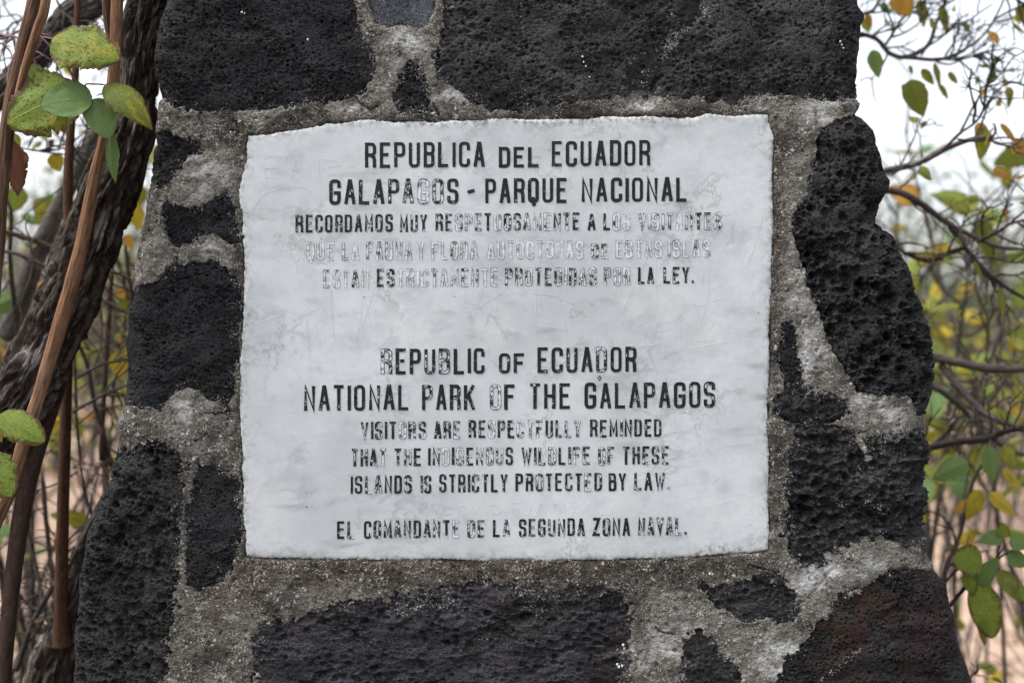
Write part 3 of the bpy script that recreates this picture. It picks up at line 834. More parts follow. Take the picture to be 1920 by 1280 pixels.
# a few crumbs of white lime stuck to stones and mortar
lime = MB(); rr = random.Random(8)
for (x, y, s) in [(1092, 108, 3), (1094, 118, 2.5), (1098, 126, 2), (1105, 146, 2), (1574, 80, 3), (1577, 86, 2), (1580, 92, 2), (1168, 1207, 3.5), (1170, 1213, 2.5),
                  (1160, 1248, 4), (1166, 1246, 3), (1157, 1243, 3), (1330, 1074, 2.5), (1335, 1075, 2), (1207, 1066, 2), (578, 76, 3), (455, 25, 3), (460, 27, 2)]:
    n = 7
    th = np.linspace(0, 2 * np.pi, n, endpoint=False); ph = np.linspace(0, np.pi, 5)
    T, F = np.meshgrid(th, ph)
    r = 0.7 * s * PX * (1 + 0.35 * gnoise(T * 2 + x, F * 2 + y, 4))
    v = np.stack([r * np.sin(F) * np.cos(T) + X(x), -0.002 + 0.6 * r * np.cos(F) - 0.0015, r * np.sin(F) * np.sin(T) * 1.2 + Z(y)], -1).reshape(-1, 3)
    ii = np.arange(4)[:, None] * n; jj = np.arange(n)[None, :]; kk = (jj + 1) % n
    q = np.stack([ii + jj, ii + kk, ii + n + kk, ii + n + jj], -1).reshape(-1, 4)
    lime.add(v, q)
lime.build("lime_crumbs", simple_material("white_lime", (0.68, 0.66, 0.63), 0.9), mon, MLOC)

# ------------------------------------------------------------------ the marble plaque
YP = -0.0016                       # its face, flush with the mortar
plq = empty("marble_plaque", (0, 0.012, Z(640)))
tag(plq, "rectangular white marble plaque with worn black Spanish and English lettering, set in the stone pillar", "plaque")
QLOC = np.array([0, 0.012, Z(640)])


def resample(pts, n):
    P = np.array(pts, float)
    s = np.concatenate([[0], np.cumsum(np.linalg.norm(np.diff(P, axis=0), axis=1))])
    t = np.linspace(0, s[-1], n)
    return np.stack([np.interp(t, s, P[:, 0]), np.interp(t, s, P[:, 1])], -1)


nu, nv = 700, 580
T_, B2, L_, R_ = resample(PLAQUE_T, nu), resample(PLAQUE_B, nu), resample(PLAQUE_L, nv), resample(PLAQUE_R, nv)
u = np.linspace(0, 1, nu)[None, :, None]; v_ = np.linspace(0, 1, nv)[:, None, None]
C = (1 - v_) * T_[None] + v_ * B2[None] + (1 - u) * L_[:, None] + u * R_[:, None] \
    - ((1 - u) * (1 - v_) * T_[0] + u * (1 - v_) * T_[-1] + (1 - u) * v_ * B2[0] + u * v_ * B2[-1])
a, b = C[..., 0], C[..., 1]
edge = np.minimum(np.minimum(np.arange(nu)[None, :] / nu * 985, (nu - 1 - np.arange(nu))[None, :] / nu * 985),
                  np.minimum(np.arange(nv)[:, None] / nv * 810, (nv - 1 - np.arange(nv))[:, None] / nv * 810)) * np.ones_like(a)
rag = np.exp(-edge / 9.0)
a = a + rag * (1.5 * gnoise(a / 8, b / 8, 61) + 0.7 * gnoise(a / 3, b / 3, 62))
b = b + rag * (1.5 * gnoise(a / 8, b / 8, 63) + 0.7 * gnoise(a / 3, b / 3, 64))
chip = 0.5 + 0.9 * fbm(a / 40, b / 40, 2, 66)
hp = 0.25 * fbm(a / 160, b / 160, 3, 67) - 2.2 * chip * np.exp(-edge / 1.8) - 0.2 * np.exp(-edge / 9)
rim = np.exp(-edge / 9.0)
rim = rim + 0.75 * np.exp(-((a - 1352) / 34) ** 2 - ((b - 1035) / 13) ** 2) * 1.4 + 0.45 * np.exp(-((b - 228) / 12) ** 2) * sstep(700, 800, a) * sstep(1340, 1200, a)
v = np.stack([(a - 960) * PX, YP - hp * 0.001, CZ + (640 - b) * PX], -1).reshape(-1, 3)
q = grid_quads(nv, nu)
loop = np.concatenate([np.arange(nu), (np.arange(1, nv) * nu + nu - 1), ((nv - 1) * nu + np.arange(nu - 2, -1, -1)), (np.arange(nv - 2, 0, -1) * nu)])
back = v[loop].copy(); back[:, 1] = 0.026
nb = len(loop); k = np.arange(nb); k2 = (k + 1) % nb
qs = np.stack([loop[k2], loop[k], len(v) + k, len(v) + k2], -1)
build("marble_slab", np.vstack([v, back]) - QLOC, np.concatenate([q, qs]), M['marble'], plq,
      {'rim': np.concatenate([np.clip(rim, 0, 1).ravel(), np.ones(nb)])})

# --- engraved lettering: stroke glyphs in a unit box; third value 1 = rounded corner
GL = {
    'A': (.45, [[(0, 0), (.44, 1), (.56, 1), (1, 0)], [(.2, .3), (.8, .3)]]),
    'B': (.45, [[(0, 0), (0, 1), (1, 1, 1), (1, .55, 1), (.1, .55)], [(.1, .55), (1, .55, 1), (1, 0, 1), (0, 0)]]),
    'C': (.45, [[(1, .74), (1, 1, 1), (0, 1, 1), (0, 0, 1), (1, 0, 1), (1, .26)]]),
    'D': (.45, [[(0, 0), (0, 1), (1, 1, 1), (1, 0, 1), (0.05, 0)]]),
    'E': (.43, [[(1, 1), (0, 1), (0, 0), (1, 0)], [(0.1, .53), (.8, .53)]]),
    'F': (.43, [[(1, 1), (0, 1), (0, 0)], [(0.1, .53), (.8, .53)]]),
    'G': (.46, [[(1, .74), (1, 1, 1), (0, 1, 1), (0, 0, 1), (1, 0, 1), (1, .46), (.5, .46)]]),
    'H': (.45, [[(0, 0), (0, 1)], [(1, 0), (1, 1)], [(0.1, .52), (.9, .52)]]),
    'I': (.11, [[(.5, 0), (.5, 1)]]),
    'K': (.46, [[(0, 0), (0, 1)], [(1, 1), (.12, .45)], [(.35, .6), (1, 0)]]),
    'L': (.43, [[(0, 1), (0, 0), (1, 0)]]),
    'M': (.50, [[(0, 0), (0, 1), (.5, .25), (1, 1), (1, 0)]]),
    'N': (.45, [[(0, 0), (0, 1), (1, 0), (1, 1)]]),
    'O': (.45, [[(0, .5), (0, 1, 1), (1, 1, 1), (1, 0, 1), (0, 0, 1), (0, .5)]]),
    'P': (.45, [[(0, 0), (0, 1), (1, 1, 1), (1, .48, 1), (0.1, .48)]]),
    'Q': (.45, [[(0, .5), (0, 1, 1), (1, 1, 1), (1, 0, 1), (0, 0, 1), (0, .5)], [(.45, .14), (.6, -.16)]]),
    'R': (.45, [[(0, 0), (0, 1), (1, 1, 1), (1, .52, 1), (0.1, .52)], [(.45, .5), (.98, .44, 1), (1, 0)]]),
    'S': (.45, [[(1, .76), (1, 1, 1), (0, 1, 1), (0, .53, 1), (1, .50, 1), (1, 0, 1), (0, 0, 1), (0, .24)]]),
    'T': (.43, [[(0, 1), (1, 1)], [(.5, .92), (.5, 0)]]),
    'U': (.45, [[(0, 1), (0, 0, 1), (1, 0, 1), (1, 1)]]),
    'V': (.45, [[(0, 1), (.5, 0), (1, 1)]]),
    'W': (.58, [[(0, 1), (.26, 0), (.5, .8), (.74, 0), (1, 1)]]),
    'Y': (.43, [[(0, 1), (.5, .45), (1, 1)], [(.5, .5), (.5, 0)]]),
    'Z': (.44, [[(0, 1), (1, 1), (0, 0), (1, 0)]]),
    '.': (.12, [[(.5, 0.0), (.5, 0.07)]]),
    '-': (.36, [[(0, .48), (1, .53)]]),
}
GAP = 0.14


def stroke_path(pts, x0, y0, wd, ht, hs):
    """unit glyph points -> photo pixels (y up from the baseline), rounded corners cut by curves"""
    iw, ih = wd - 2 * hs, ht - 2 * hs
    P = [((x0 + hs + p[0] * iw), (y0 - hs - p[1] * ih), len(p) > 2) for p in pts]
    out = []
    for i, (x, y, rd) in enumerate(P):
        if rd and 0 < i < len(P) - 1:
            cut = 0.42 * iw
            def toward(o):
                d = math.hypot(o[0] - x, o[1] - y) + 1e-6
                c = min(cut * (1.15 if abs(o[1] - y) > abs(o[0] - x) else 1.0), d * 0.5)
                return (x + (o[0] - x) * c / d, y + (o[1] - y) * c / d)
            s, e = toward(P[i - 1]), toward(P[i + 1])
            for t in np.linspace(0, 1, 7):
                out.append(((1 - t) ** 2 * s[0] + 2 * t * (1 - t) * x + t * t * e[0], (1 - t) ** 2 * s[1] + 2 * t * (1 - t) * y + t * t * e[1]))
        else:
            out.append((x, y))
    return out


def ribbon(mb, path, hw, wear, lift, rng, ext=True, rough=0.18):
    """a chiselled, paint-filled groove: raised rims, low middle"""
    P = np.array(path, float)
    if ext:
        d0 = P[0] - P[1]; d1 = P[-1] - P[-2]
        P[0] += d0 / (np.linalg.norm(d0) + 1e-9) * hw * 0.7; P[-1] += d1 / (np.linalg.norm(d1) + 1e-9) * hw * 0.7
    T = np.gradient(P, axis=0) if len(P) > 2 else np.repeat((P[1] - P[0])[None], 2, 0)
    # mitred normals at the control points
    seg = np.diff(P, axis=0); seg /= np.linalg.norm(seg, axis=1)[:, None] + 1e-9
    nrm = np.stack([-seg[:, 1], seg[:, 0]], -1)
    N = np.zeros_like(P); N[0] = nrm[0]; N[-1] = nrm[-1]
    for i in range(1, len(P) - 1):
        m = nrm[i - 1] + nrm[i]; l = np.linalg.norm(m)
        if l < 1e-3: N[i] = nrm[i]; continue
        m /= l; N[i] = m / max(0.45, m.dot(nrm[i]))
    s = np.concatenate([[0], np.cumsum(np.linalg.norm(np.diff(P, axis=0), axis=1))])
    keep = np.unique(np.concatenate([s, np.arange(0, s[-1], 1.3)]))
    x = np.interp(keep, s, P[:, 0]); y = np.interp(keep, s, P[:, 1]); nx = np.interp(keep, s, N[:, 0]); ny = np.interp(keep, s, N[:, 1])
    n = len(keep); jl = np.array([rng.gauss(0, rough) for _ in range(n)]); jr = np.array([rng.gauss(0, rough) for _ in range(n)])
    jc = np.array([rng.gauss(0, rough) for _ in range(n)])
    V = []; Aa = []
    for off, dep, ac in ((-(hw + jl), 0.16, 1.0), (-hw * 0.45 + jc * 0.3, 0.06, 0.4), (hw * 0.45 + jc * 0.3, 0.06, 0.4), (hw + jr, 0.16, 1.0)):
        px = x + nx * off; py = y + ny * off
        V.append(np.stack([(px - 960) * PX, np.full(n, YP - (0.22 + dep + lift) * 0.001), CZ + (640 - py) * PX], -1)); Aa.append(np.full(n, ac))
    V = np.stack(V, 1).reshape(-1, 3); Aa = np.stack(Aa, 1).ravel()
    mb.add(V, grid_quads(n, 4), acr=Aa, wear=np.full(len(V), wear))


# line: list of (word, x start, x end, top y left, baseline y left, slope per px, wear or per-letter wear)
LINES = [
    (0.02, [("REPUBLICA", 685, 909, 268, 316), ("DEL", 935, 1010.5, 276, 315), ("ECUADOR", 1034, 1219, 265, 313)]),
    (0.07, [("GALAPAGOS", 618, 859.5, 337, 384.5, [0, .05, .05, .1, .25, .3, .55, .4, .1]), ("-", 876, 891, 336, 384), ("PARQUE", 910, 1063, 335, 382), ("NACIONAL", 1090, 1287, 334, 380, -.1)]),
    (0.25, [("RECORDAMOS", 555, 737, 403.5, 437, -.1), ("MUY", 750, 801, 402.5, 436), ("RESPETUOSAMENTE", 817, 1087, 401, 434, [0, .1, .3, .3, .3, 0, .35, .1, 0, .3, .4, .4, .1, .2, 0]),
            ("A", 1102, 1117, 401, 433), ("LOS", 1131, 1181, 400, 432.5, [0, .4, .7]), ("VISITANTES", 1196, 1352, 399.5, 432, [.3, .6, .4, .4, .3, .6, .2, .2, .35, .35])]),
    (0.66, [("QUE", 575.5, 627, 454, 488), ("LA", 642, 673, 454, 488, [-.1, .1]), ("FAUNA", 687, 772.5, 453.5, 488, -.1), ("Y", 784, 794.5, 453.5, 487), ("FLORA", 809, 895.5, 453, 487, -.15),
            ("AUTOCTONAS", 913, 1093.5, 452, 486, .12), ("DE", 1108, 1141, 457, 485, -.25), ("ESTAS", 1154, 1241, 451, 484, -.05), ("ISLAS", 1252, 1331, 450, 483, -.08)]),
    (0.52, [("ESTAN", 606, 692, 506, 540, [0, .1, .1, -.2, 0]), ("ESTRICTAMENTE", 707, 934, 504.5, 538.5, [-.4, -.3, .3, .3, .3, .15, -.05, .05, .05, -.1, -.05, 0, .05]),
            ("PROTEGIDAS", 947, 1118, 502.5, 536.5, [-.2, -.2, 0, -.3, -.3, -.2, 0, -.2, 0, .0]), ("POR", 1132, 1181, 501.5, 535, [0, .1, .1]), ("LA", 1196, 1226.5, 501, 533, -.4), ("LEY.", 1243.5, 1300, 500.5, 532, -.35)]),
    (0.12, [("REPUBLIC", 715, 909, 653.5, 702, [.35, .1, .1, .2, .3, -.1, -.1, -.1]), ("OF", 935, 983.5, 662, 700.5, .1), ("ECUADOR", 1008, 1193, 651, 699, [.1, 0, .15, 0, .3, -.1, 0])]),
    (0.10, [("NATIONAL", 570.5, 767, 722, 770.5), ("PARK", 791.5, 890.5, 721, 769.5, [.1, .05, .15, .1]), ("OF", 918, 966, 720, 768.5, [.4, -.1]), ("THE", 993, 1069, 718.5, 767, [.15, .1, -.1]),
            ("GALAPAGOS", 1096, 1340.5, 717, 766, [-.1, 0, 0, .1, .2, 0, -.1, .0, .1])]),
    (0.27, [("VISITORS", 677, 799, 790, 823.5, [.2, -.1, 0, 0, 0, .3, .15, -.05]), ("ARE", 814, 863.5, 789, 822, [-.1, .05, .25]), ("RESPECTFULLY", 879, 1089.5, 787.5, 821, [-.05, -.05, .3, 0, -.05, .25, .25, .2, 0, -.05, .15, .1]),
            ("REMINDED", 1106, 1240, 786, 819, -.08)]),
    (0.31, [("THAT", 659, 725, 840, 874, [0, .0, -.1, .2]), ("THE", 739.5, 790.5, 839.5, 873, [.1, .1, -.15]), ("INDIGENOUS", 803, 962, 838.5, 872.5, [-.15, .05, .35, -.05, .2, .0, .1, .25, .2, -.1]),
            ("WILDLIFE", 978, 1106.5, 837.5, 871.5, [-.05, 0, -.1, .2, 0, .05, .05, .0]), ("OF", 1121, 1151.5, 837, 871, [.25, -.05]), ("THESE", 1167, 1254, 836, 870.5, -.08)]),
    (0.22, [("ISLANDS", 657.5, 772.5, 891, 925, [-.1, .05, .2, .2, -.1, -.1, .1]), ("IS", 788, 809, 890, 924), ("STRICTLY", 823.5, 951.5, 888.5, 923), ("PROTECTED", 966.5, 1128, 887, 921, [-.1, 0, .1, .1, -.1, 0, -.1, .2, .1]),
            ("BY", 1141, 1173, 886, 920, -.1), ("LAW.", 1189, 1255, 885, 919)]),
    (0.28, [("EL", 633, 665.5, 976, 1009, -.1), ("COMANDANTE", 682.5, 861.5, 975, 1008.5, [-.15, -.1, 0, .15, 0, -.1, .1, .1, .0, .35]), ("DE", 876.5, 909, 974, 1007, [.25, 0]), ("LA", 924.5, 956.5, 973, 1006, [0, .1]),
            ("SEGUNDA", 972.5, 1096.5, 971.5, 1005, [-.15, 0, -.1, -.05, 0, -.1, .05]), ("ZONA", 1111, 1181.5, 970, 1004, -.1), ("NAVAL.", 1196, 1286, 968.5, 1003, .05)]),
]
rng = random.Random(11)
for wbase, words in LINES:
    mb = MB(); lift = 0
    for wd in words:
        word, xs, xe, yt, yb = wd[:5]
        dw = wd[5] if len(wd) > 5 else 0
        H = yb - yt
        sw = 6.3 if H > 37 else 4.7
        ws = [GL[ch][0] for ch in word]
        tot = sum(ws) + GAP * (len(word) - 1) * (1.0 if len(word) > 1 else 0)
        sc = (xe - xs) / max(tot, 1e-6)
        x = xs
        for j, ch in enumerate(word):
            wl = ws[j] * sc
            if ch in 'I.': wl = max(wl, sw)
            for path in GL[ch][1]:
                lift = (lift + 0.013) % 0.09
                jx, jy = rng.gauss(0, .25), rng.gauss(0, .3)
                pp = stroke_path(path, x + jx, yb + (xs - x) * 0.008 + jy, wl, H, sw / 2)
                ww = wbase + 0.75 * (dw[j] if isinstance(dw, list) else dw) + rng.gauss(0, .03)
                ribbon(mb, pp, sw / 2 * rng.uniform(.92, 1.08), ww, lift, rng)
            x += (ws[j] + GAP) * sc
    o = mb.build("inscription_line", M['paint'], plq, QLOC)
    o['label'] = "line reading " + " ".join(wd[0] for wd in words)

# the small red-brown mark under the D of ECUADOR
mb = MB()
ribbon(mb, [(1124, 704), (1121, 708.5), (1124, 713), (1127, 708.5), (1124, 704)], 0.8, 0.0, 0.0, rng, False, 0.1)
mb.build("drip_mark", simple_material("red_brown_drip", (0.09, 0.035, 0.028), 0.6), plq, QLOC)

# --- scratched graffiti, thin pale lines
SCR = [[(499, 336), (497, 296), (528, 294)], [(497, 316), (520, 315)], [(496, 333), (524, 332)], [(545, 338), (556, 297), (567, 332)], [(549, 320), (562, 320)], [(598, 300), (600, 340)], [(598, 298), (630, 303), (640, 310), (616, 316), (636, 336)],
       [(470, 400), (490, 370), (520, 355), (560, 350), (585, 358), (594, 380)], [(621, 541), (623, 590), (627, 640)], [(676, 541), (678, 580), (668, 640)], [(700, 545), (688, 585), (678, 612)], [(688, 580), (698, 620)],
       [(572, 580), (578, 618), (580, 660)], [(588, 600), (600, 640), (604, 660)], [(534, 590), (520, 640)], [(490, 600), (520, 650), (540, 690)], [(528, 640), (556, 676)], [(548, 600), (592, 580), (600, 568)], [(471, 611), (530, 590)],
       [(872, 550), (880, 590), (888, 630)], [(880, 583), (930, 556), (948, 540), (948, 525), (930, 520)], [(925, 553), (938, 600), (952, 660)], [(800, 575), (815, 610), (825, 642)], [(1005, 520), (1004, 570), (1003, 628)],
       [(997, 550), (1040, 555), (1082, 572)], [(1030, 487), (1046, 550), (1064, 635)], [(1105, 490), (1122, 560), (1140, 642)], [(1136, 486), (1152, 525), (1168, 585), (1162, 615)], [(1212, 480), (1190, 530), (1168, 582)],
       [(1228, 480), (1230, 560), (1228, 610), (1232, 656)], [(1205, 580), (1206, 650)], [(1284, 484), (1262, 500), (1254, 540), (1264, 575), (1294, 612)], [(1328, 485), (1328, 540), (1318, 590), (1305, 624)], [(1276, 575), (1274, 630), (1275, 655)],
       [(1276, 570), (1320, 572)], [(1192, 612), (1216, 600)], [(1430, 400), (1414, 460), (1400, 505), (1412, 560)], [(1380, 470), (1396, 500)], [(1117, 690), (1118, 652), (1117, 630)], [(760, 690), (700, 640)], [(567, 710), (520, 640)],
       [(1305, 640), (1340, 636)], [(1290, 655), (1360, 640)], [(1196, 650), (1240, 644)], [(830, 945), (832, 962)], [(830, 945), (845, 948), (848, 958), (834, 963)], [(858, 962), (866, 944), (874, 962)], [(884, 944), (892, 962), (900, 944)],
       [(910, 945), (910, 963)], [(922, 962), (922, 945), (936, 948), (938, 958), (924, 962)], [(962, 962), (960, 943), (974, 942)], [(961, 952), (972, 952)], [(1006, 962), (1014, 942), (1022, 961)], [(1040, 961), (1040, 942), (1056, 960), (1056, 942)]]
mb = MB()
for i, s in enumerate(SCR):
    P = catmull(np.array([(x, y, 0) for x, y in s], float), 14)[:, :2] if len(s) > 2 else np.array(s, float)
    ribbon(mb, [tuple(p) for p in P], 0.42 * rng.uniform(.5, 1.2), 0.5, -0.12 + 0.004 * (i % 12), rng, False, 0.06)
for i in range(150):
    x, y = rng.uniform(470, 1430), rng.uniform(260, 1030)
    a_ = rng.uniform(0, math.pi); l = rng.uniform(3, 26)
    ribbon(mb, [(x, y), (x + l * math.cos(a_), y + l * math.sin(a_))], 0.22 * rng.uniform(.5, 1.2), 0.5, -0.18 + 0.0005 * (i % 60), rng, False, 0.02)
mb.build("scratches", M['scratch'], plq, QLOC)


# ------------------------------------------------------------------ ground
gx = np.concatenate([-np.geomspace(900, 12, 30), np.linspace(-11.5, 11.5, 120), np.geomspace(12, 900, 30)])
gy = np.concatenate([-np.geomspace(300, 4, 14), np.linspace(-3.8, 22, 150), np.geomspace(22.5, 2000, 40)])
GX, GY = np.meshgrid(gx, gy)
GH = 0.05 * fbm(GX / 2.2, GY / 2.2, 3, 801) + 0.015 * gnoise(GX / 0.35, GY / 0.35, 803) - 0.03
gv = np.stack([GX, GY, GH], -1).reshape(-1, 3)
gmat = Mat("dry_tan_soil"); gp = gmat.pos()
gn1 = gmat.noise(gp, 0.7, 5, 0.6); gn2 = gmat.noise(gp, 7, 5, 0.65); gn3 = gmat.noise(gp, 45, 4, 0.7)
gc = gmat.mix(gmat.ramp(gn1, 0.35, 0.65), (0.39, 0.265, 0.195), (0.47, 0.34, 0.255))
gc = gmat.mix(gmat.ramp(gn2, 0.45, 0.75, 0, 0.75), gc, (0.25, 0.17, 0.125))
gc = gmat.mix(gmat.ramp(gn3, 0.5, 0.8, 0, 0.5), gc, (0.16, 0.115, 0.09))
gs = gmat.n("SeparateXYZ", {0: gp}).outputs          # unseen ground before the monument, darkened to cut tan bounce light on it
gd = gmat.math('ADD', gs[1], gmat.math('MULTIPLY', gn1, 1.5))
gc = gmat.mix(gmat.ramp(gd, 2.2, 1.2), gc, gmat.mix(gmat.ramp(gn3, .4, .7), (0.05, 0.046, 0.043), (0.11, 0.10, 0.092)))
M['soil'] = gmat.done(gc, 0.95, gmat.bump(gn3, 0.6, 0.02), 0.1)
tag(build("ground", gv, grid_quads(*GX.shape), M['soil']), kind="structure")


# ------------------------------------------------------------------ leaves and twigs
def leaf_geo(L, Wd, shape='ovate', seed=0, serr=0.03, cup=0.15, bend=0.5, fold=0.1, rag=0.0, nl=26, nw=10, wave=0.03, side=0.0):
    """blade from the origin along +X, facing +Z"""
    t = np.linspace(0, 1, nl); ac = np.linspace(-1, 1, nw + 1)
    if shape == 'round':
        pr = np.sin(np.pi * t ** 0.78) ** 0.52
    elif shape == 'lance':
        pr = np.sin(np.pi * t ** 0.8) ** 0.95
    else:
        pr = np.sin(np.pi * t ** 0.68) ** 0.8
    pr[0] = 0.02; pr[-1] = 0.02
    T, A = np.meshgrid(t, ac, indexing='ij')
    sg = np.where(A > 0, 11.0, 29.0)
    edge_n = 1 + serr * 2.2 * gnoise(T * 22, sg + seed, seed) + serr * np.abs(np.sin(T * 60)) + rag * fbm(T * 5, sg + seed, 3, seed + 3)
    hw = 0.5 * Wd * pr[:, None] * np.where(np.abs(A) > 0.55, 1 + (edge_n - 1) * (np.abs(A) - 0.55) / 0.45, 1)
    ang = bend * t
    ds = L / (nl - 1)
    cx = np.concatenate([[0], np.cumsum(np.cos(ang[:-1]) * ds)]); cz = -np.concatenate([[0], np.cumsum(np.sin(ang[:-1]) * ds)])
    y = A * hw
    zl = (cup * A * A - fold * np.abs(A)) * hw + wave * Wd * gnoise(T * 4 + seed, A * 2.2, seed + 7) * np.abs(A)
    x = cx[:, None] + zl * np.sin(ang)[:, None]
    z = cz[:, None] + zl * np.cos(ang)[:, None]
    y = y + side * L * T * T
    return np.stack([x, y, z], -1).reshape(-1, 3), grid_quads(nl, nw + 1), T.ravel(), A.ravel()


def frame(base, tip, up):
    xv = Vector(tip) - Vector(base); xv.normalize()
    zv = Vector(up); zv = zv - xv * zv.dot(xv)
    if zv.length < 1e-4: zv = Vector((0.3, -0.2, 1)) - xv * Vector((0.3, -0.2, 1)).dot(xv)
    zv.normalize(); yv = zv.cross(xv)
    m = Matrix((xv, yv, zv)).transposed().to_4x4()
    m.translation = Vector(base)
    return m


def near_leaf(parent, b, t, Yb, Yt, wpx, mat, up=(0, -1, 0.3), **kw):
    """a modelled leaf from photo pixel b to t at depths Yb, Yt, as a part of parent"""
    B, T = W(*b, Yb), W(*t, Yt)
    L = float(np.linalg.norm(T - B)) * (1 + abs(kw.get('bend', 0.5)) ** 2 / 24)
    wd = wpx * PX * (D + Yb) / D
    v, q, la, lx = leaf_geo(L, wd, nl=60, nw=28, **kw)
    m = frame(B, T, up)
    # a bent blade keeps base and tip where they are
    e = v.reshape(60, 29, 3)[-1, 14]
    rot = Matrix.Rotation(math.atan2(-e[2], e[0]), 4, 'Y').inverted()
    m = m @ rot
    o = build("leaf", v, q, M[mat], None, {'la': la, 'lx': lx})
    o.parent = parent
    o.matrix_parent_inverse = Matrix.Identity(4)
    o.matrix_basis = Matrix.Translation(-Vector(parent.location)) @ m
    return o


LEAFMESH = {}
for mname in ('leaf_green', 'leaf_olive', 'leaf_lime', 'leaf_yellow', 'leaf_orange', 'leaf_dead'):
    for kvar in range(3):
        v, q, la, lx = leaf_geo(1.0, (0.62, 0.5, 0.42)[kvar], 'ovate', 40 + kvar * 7, 0.03, 0.15, (0.5, 0.9, 0.3)[kvar], (0.15, 0.5, 0.9)[kvar], 0.25, nl=16, nw=8, wave=0.06)
        o = build("leaf", v, q, M[mname], None, {'la': la, 'lx': lx})
        LEAFMESH[(mname, kvar)] = o.data
        bpy.data.objects.remove(o)


def leaf_copy(parent, B, dirv, L, mat, rng):
    o = bpy.data.objects.new("leaf", LEAFMESH[(mat, rng.randrange(3))])
    COL.objects.link(o)
    d = np.asarray(dirv, float); d = d / (np.linalg.norm(d) + 1e-9)
    up = (rng.gauss(0, .7), rng.gauss(-0.5, .6), rng.gauss(0.5, .5))
    m = frame(B, np.asarray(B) + d, up) @ Matrix.Scale(L, 4)
    o.parent = parent
    o.matrix_basis = Matrix.Translation(-Vector(parent.location)) @ m
    return o


def walk(B, d, L, n, rng, wob=0.25, grav=0.0):
    d = np.asarray(d, float); d = d / (np.linalg.norm(d) + 1e-9)
    P = [np.asarray(B, float)]
    for i in range(n):
        d = d + np.array([rng.gauss(0, wob), rng.gauss(0, wob), rng.gauss(0, wob) + grav])
        d /= np.linalg.norm(d) + 1e-9
        P.append(P[-1] + d * L / n)
    return np.array(P)


def sprout(mb, P, n, L, r, rng, depth=1, tips=None, flat=1.0, bias=(0, 0, 0), seed=0, t0=0.15):
    """side twigs along the polyline P"""
    P = np.asarray(P)
    for i in range(n):
        t = t0 + (1 - t0) * rng.random()
        f = t * (len(P) - 1); k = min(int(f), len(P) - 2); B = P[k] + (P[k + 1] - P[k]) * (f - k)
        T = P[k + 1] - P[k]; T = T / (np.linalg.norm(T) + 1e-9)
        rv = np.array([rng.gauss(0, 1), rng.gauss(0, flat), rng.gauss(0, 1)])
        rv -= T * rv.dot(T); rv /= np.linalg.norm(rv) + 1e-9
        d = rv * 0.8 + T * rng.uniform(0.3, 1.0) + np.array(bias)
        l = L * rng.uniform(0.4, 1.2)
        Q = walk(B, d, l, 5, rng, 0.24)
        v, q, tc = tube(Q, [r, r * 0.8, r * 0.45], n=16, nseg=5, seed=rng.random() * 9, kink=True)
        mb.add(v, q, tc=tc)
        if tips is not None:
            tips.append((Q[-1], Q[-1] - Q[-2]))
            tips.append((Q[3], np.cross(Q[3] - Q[2], [0, 1, 0]) * rng.choice([-1, 1]) + (Q[3] - Q[2])))
        if depth > 1:
            sprout(mb, Q, rng.choice([1, 2, 3]), L * 0.55, r * 0.65, rng, depth - 1, tips, flat, bias, seed, 0.3)


def px_path(pts, Y0, Y1=None):
    """photo pixels (x, y[, width]) at depths Y0..Y1 -> points and radii"""
    n = len(pts); Y1 = Y0 if Y1 is None else Y1
    Ys = np.linspace(Y0, Y1, n)
    P = np.array([W(p[0], p[1], y) for p, y in zip(pts, Ys)])
    R = np.array([(p[2] if len(p) > 2 else 4) * 0.5 * PX * (D + y) / D for p, y in zip(pts, Ys)])
    return P, R


def bark_disp(amp, k, fr, seed, lumps=0.05):
    def f(s, th, r):
        s = s + 0.018 * gnoise(np.cos(th) * r * 30 + 9, s * 14, seed + 5)
        th = np.clip(th + 0.045 * gnoise(s * 26, np.cos(th) * 1.5, seed + 8) * np.sin(th / 2), 0, 6.2831)
        c, sn = np.cos(th) * r, np.sin(th) * r
        a1 = fbm(th / (2 * np.pi) * k + 3 * np.sin(th) * 0 , s * fr, 4, seed, 0.55)
        # seam-free: blend the two ends of the turn
        a2 = fbm((th - 2 * np.pi) / (2 * np.pi) * k, s * fr, 4, seed, 0.55)
        wgt = sstep(5.2, 6.28, th)
        a = a1 * (1 - wgt) + a2 * wgt
        lump = gnoise(c * 14 + 5, s * 9, seed + 2) * lumps * r + lumps * 1.2 * r * gnoise(s * 22, s * 0, seed + 12)
        return -amp * np.clip(0.25 - np.abs(a), 0, 0.25) * 4 + amp * 0.6 * a + lump
    return f


def stem_thing(name, pts, Y0, Y1, mat, label, cat, nseg=20, disp=None, step=0.004, group=None):
    P, R = px_path(pts, Y0, Y1)
    v, q, tc = tube(P, R, nseg=nseg, step=step, disp=disp, seed=len(COL.objects) % 17)
    base = P[np.argmin(P[:, 2])]
    o = build(name, v - base, q, M[mat], None, {'tc': tc})
    o.location = base
    return tag(o, label, cat, group)


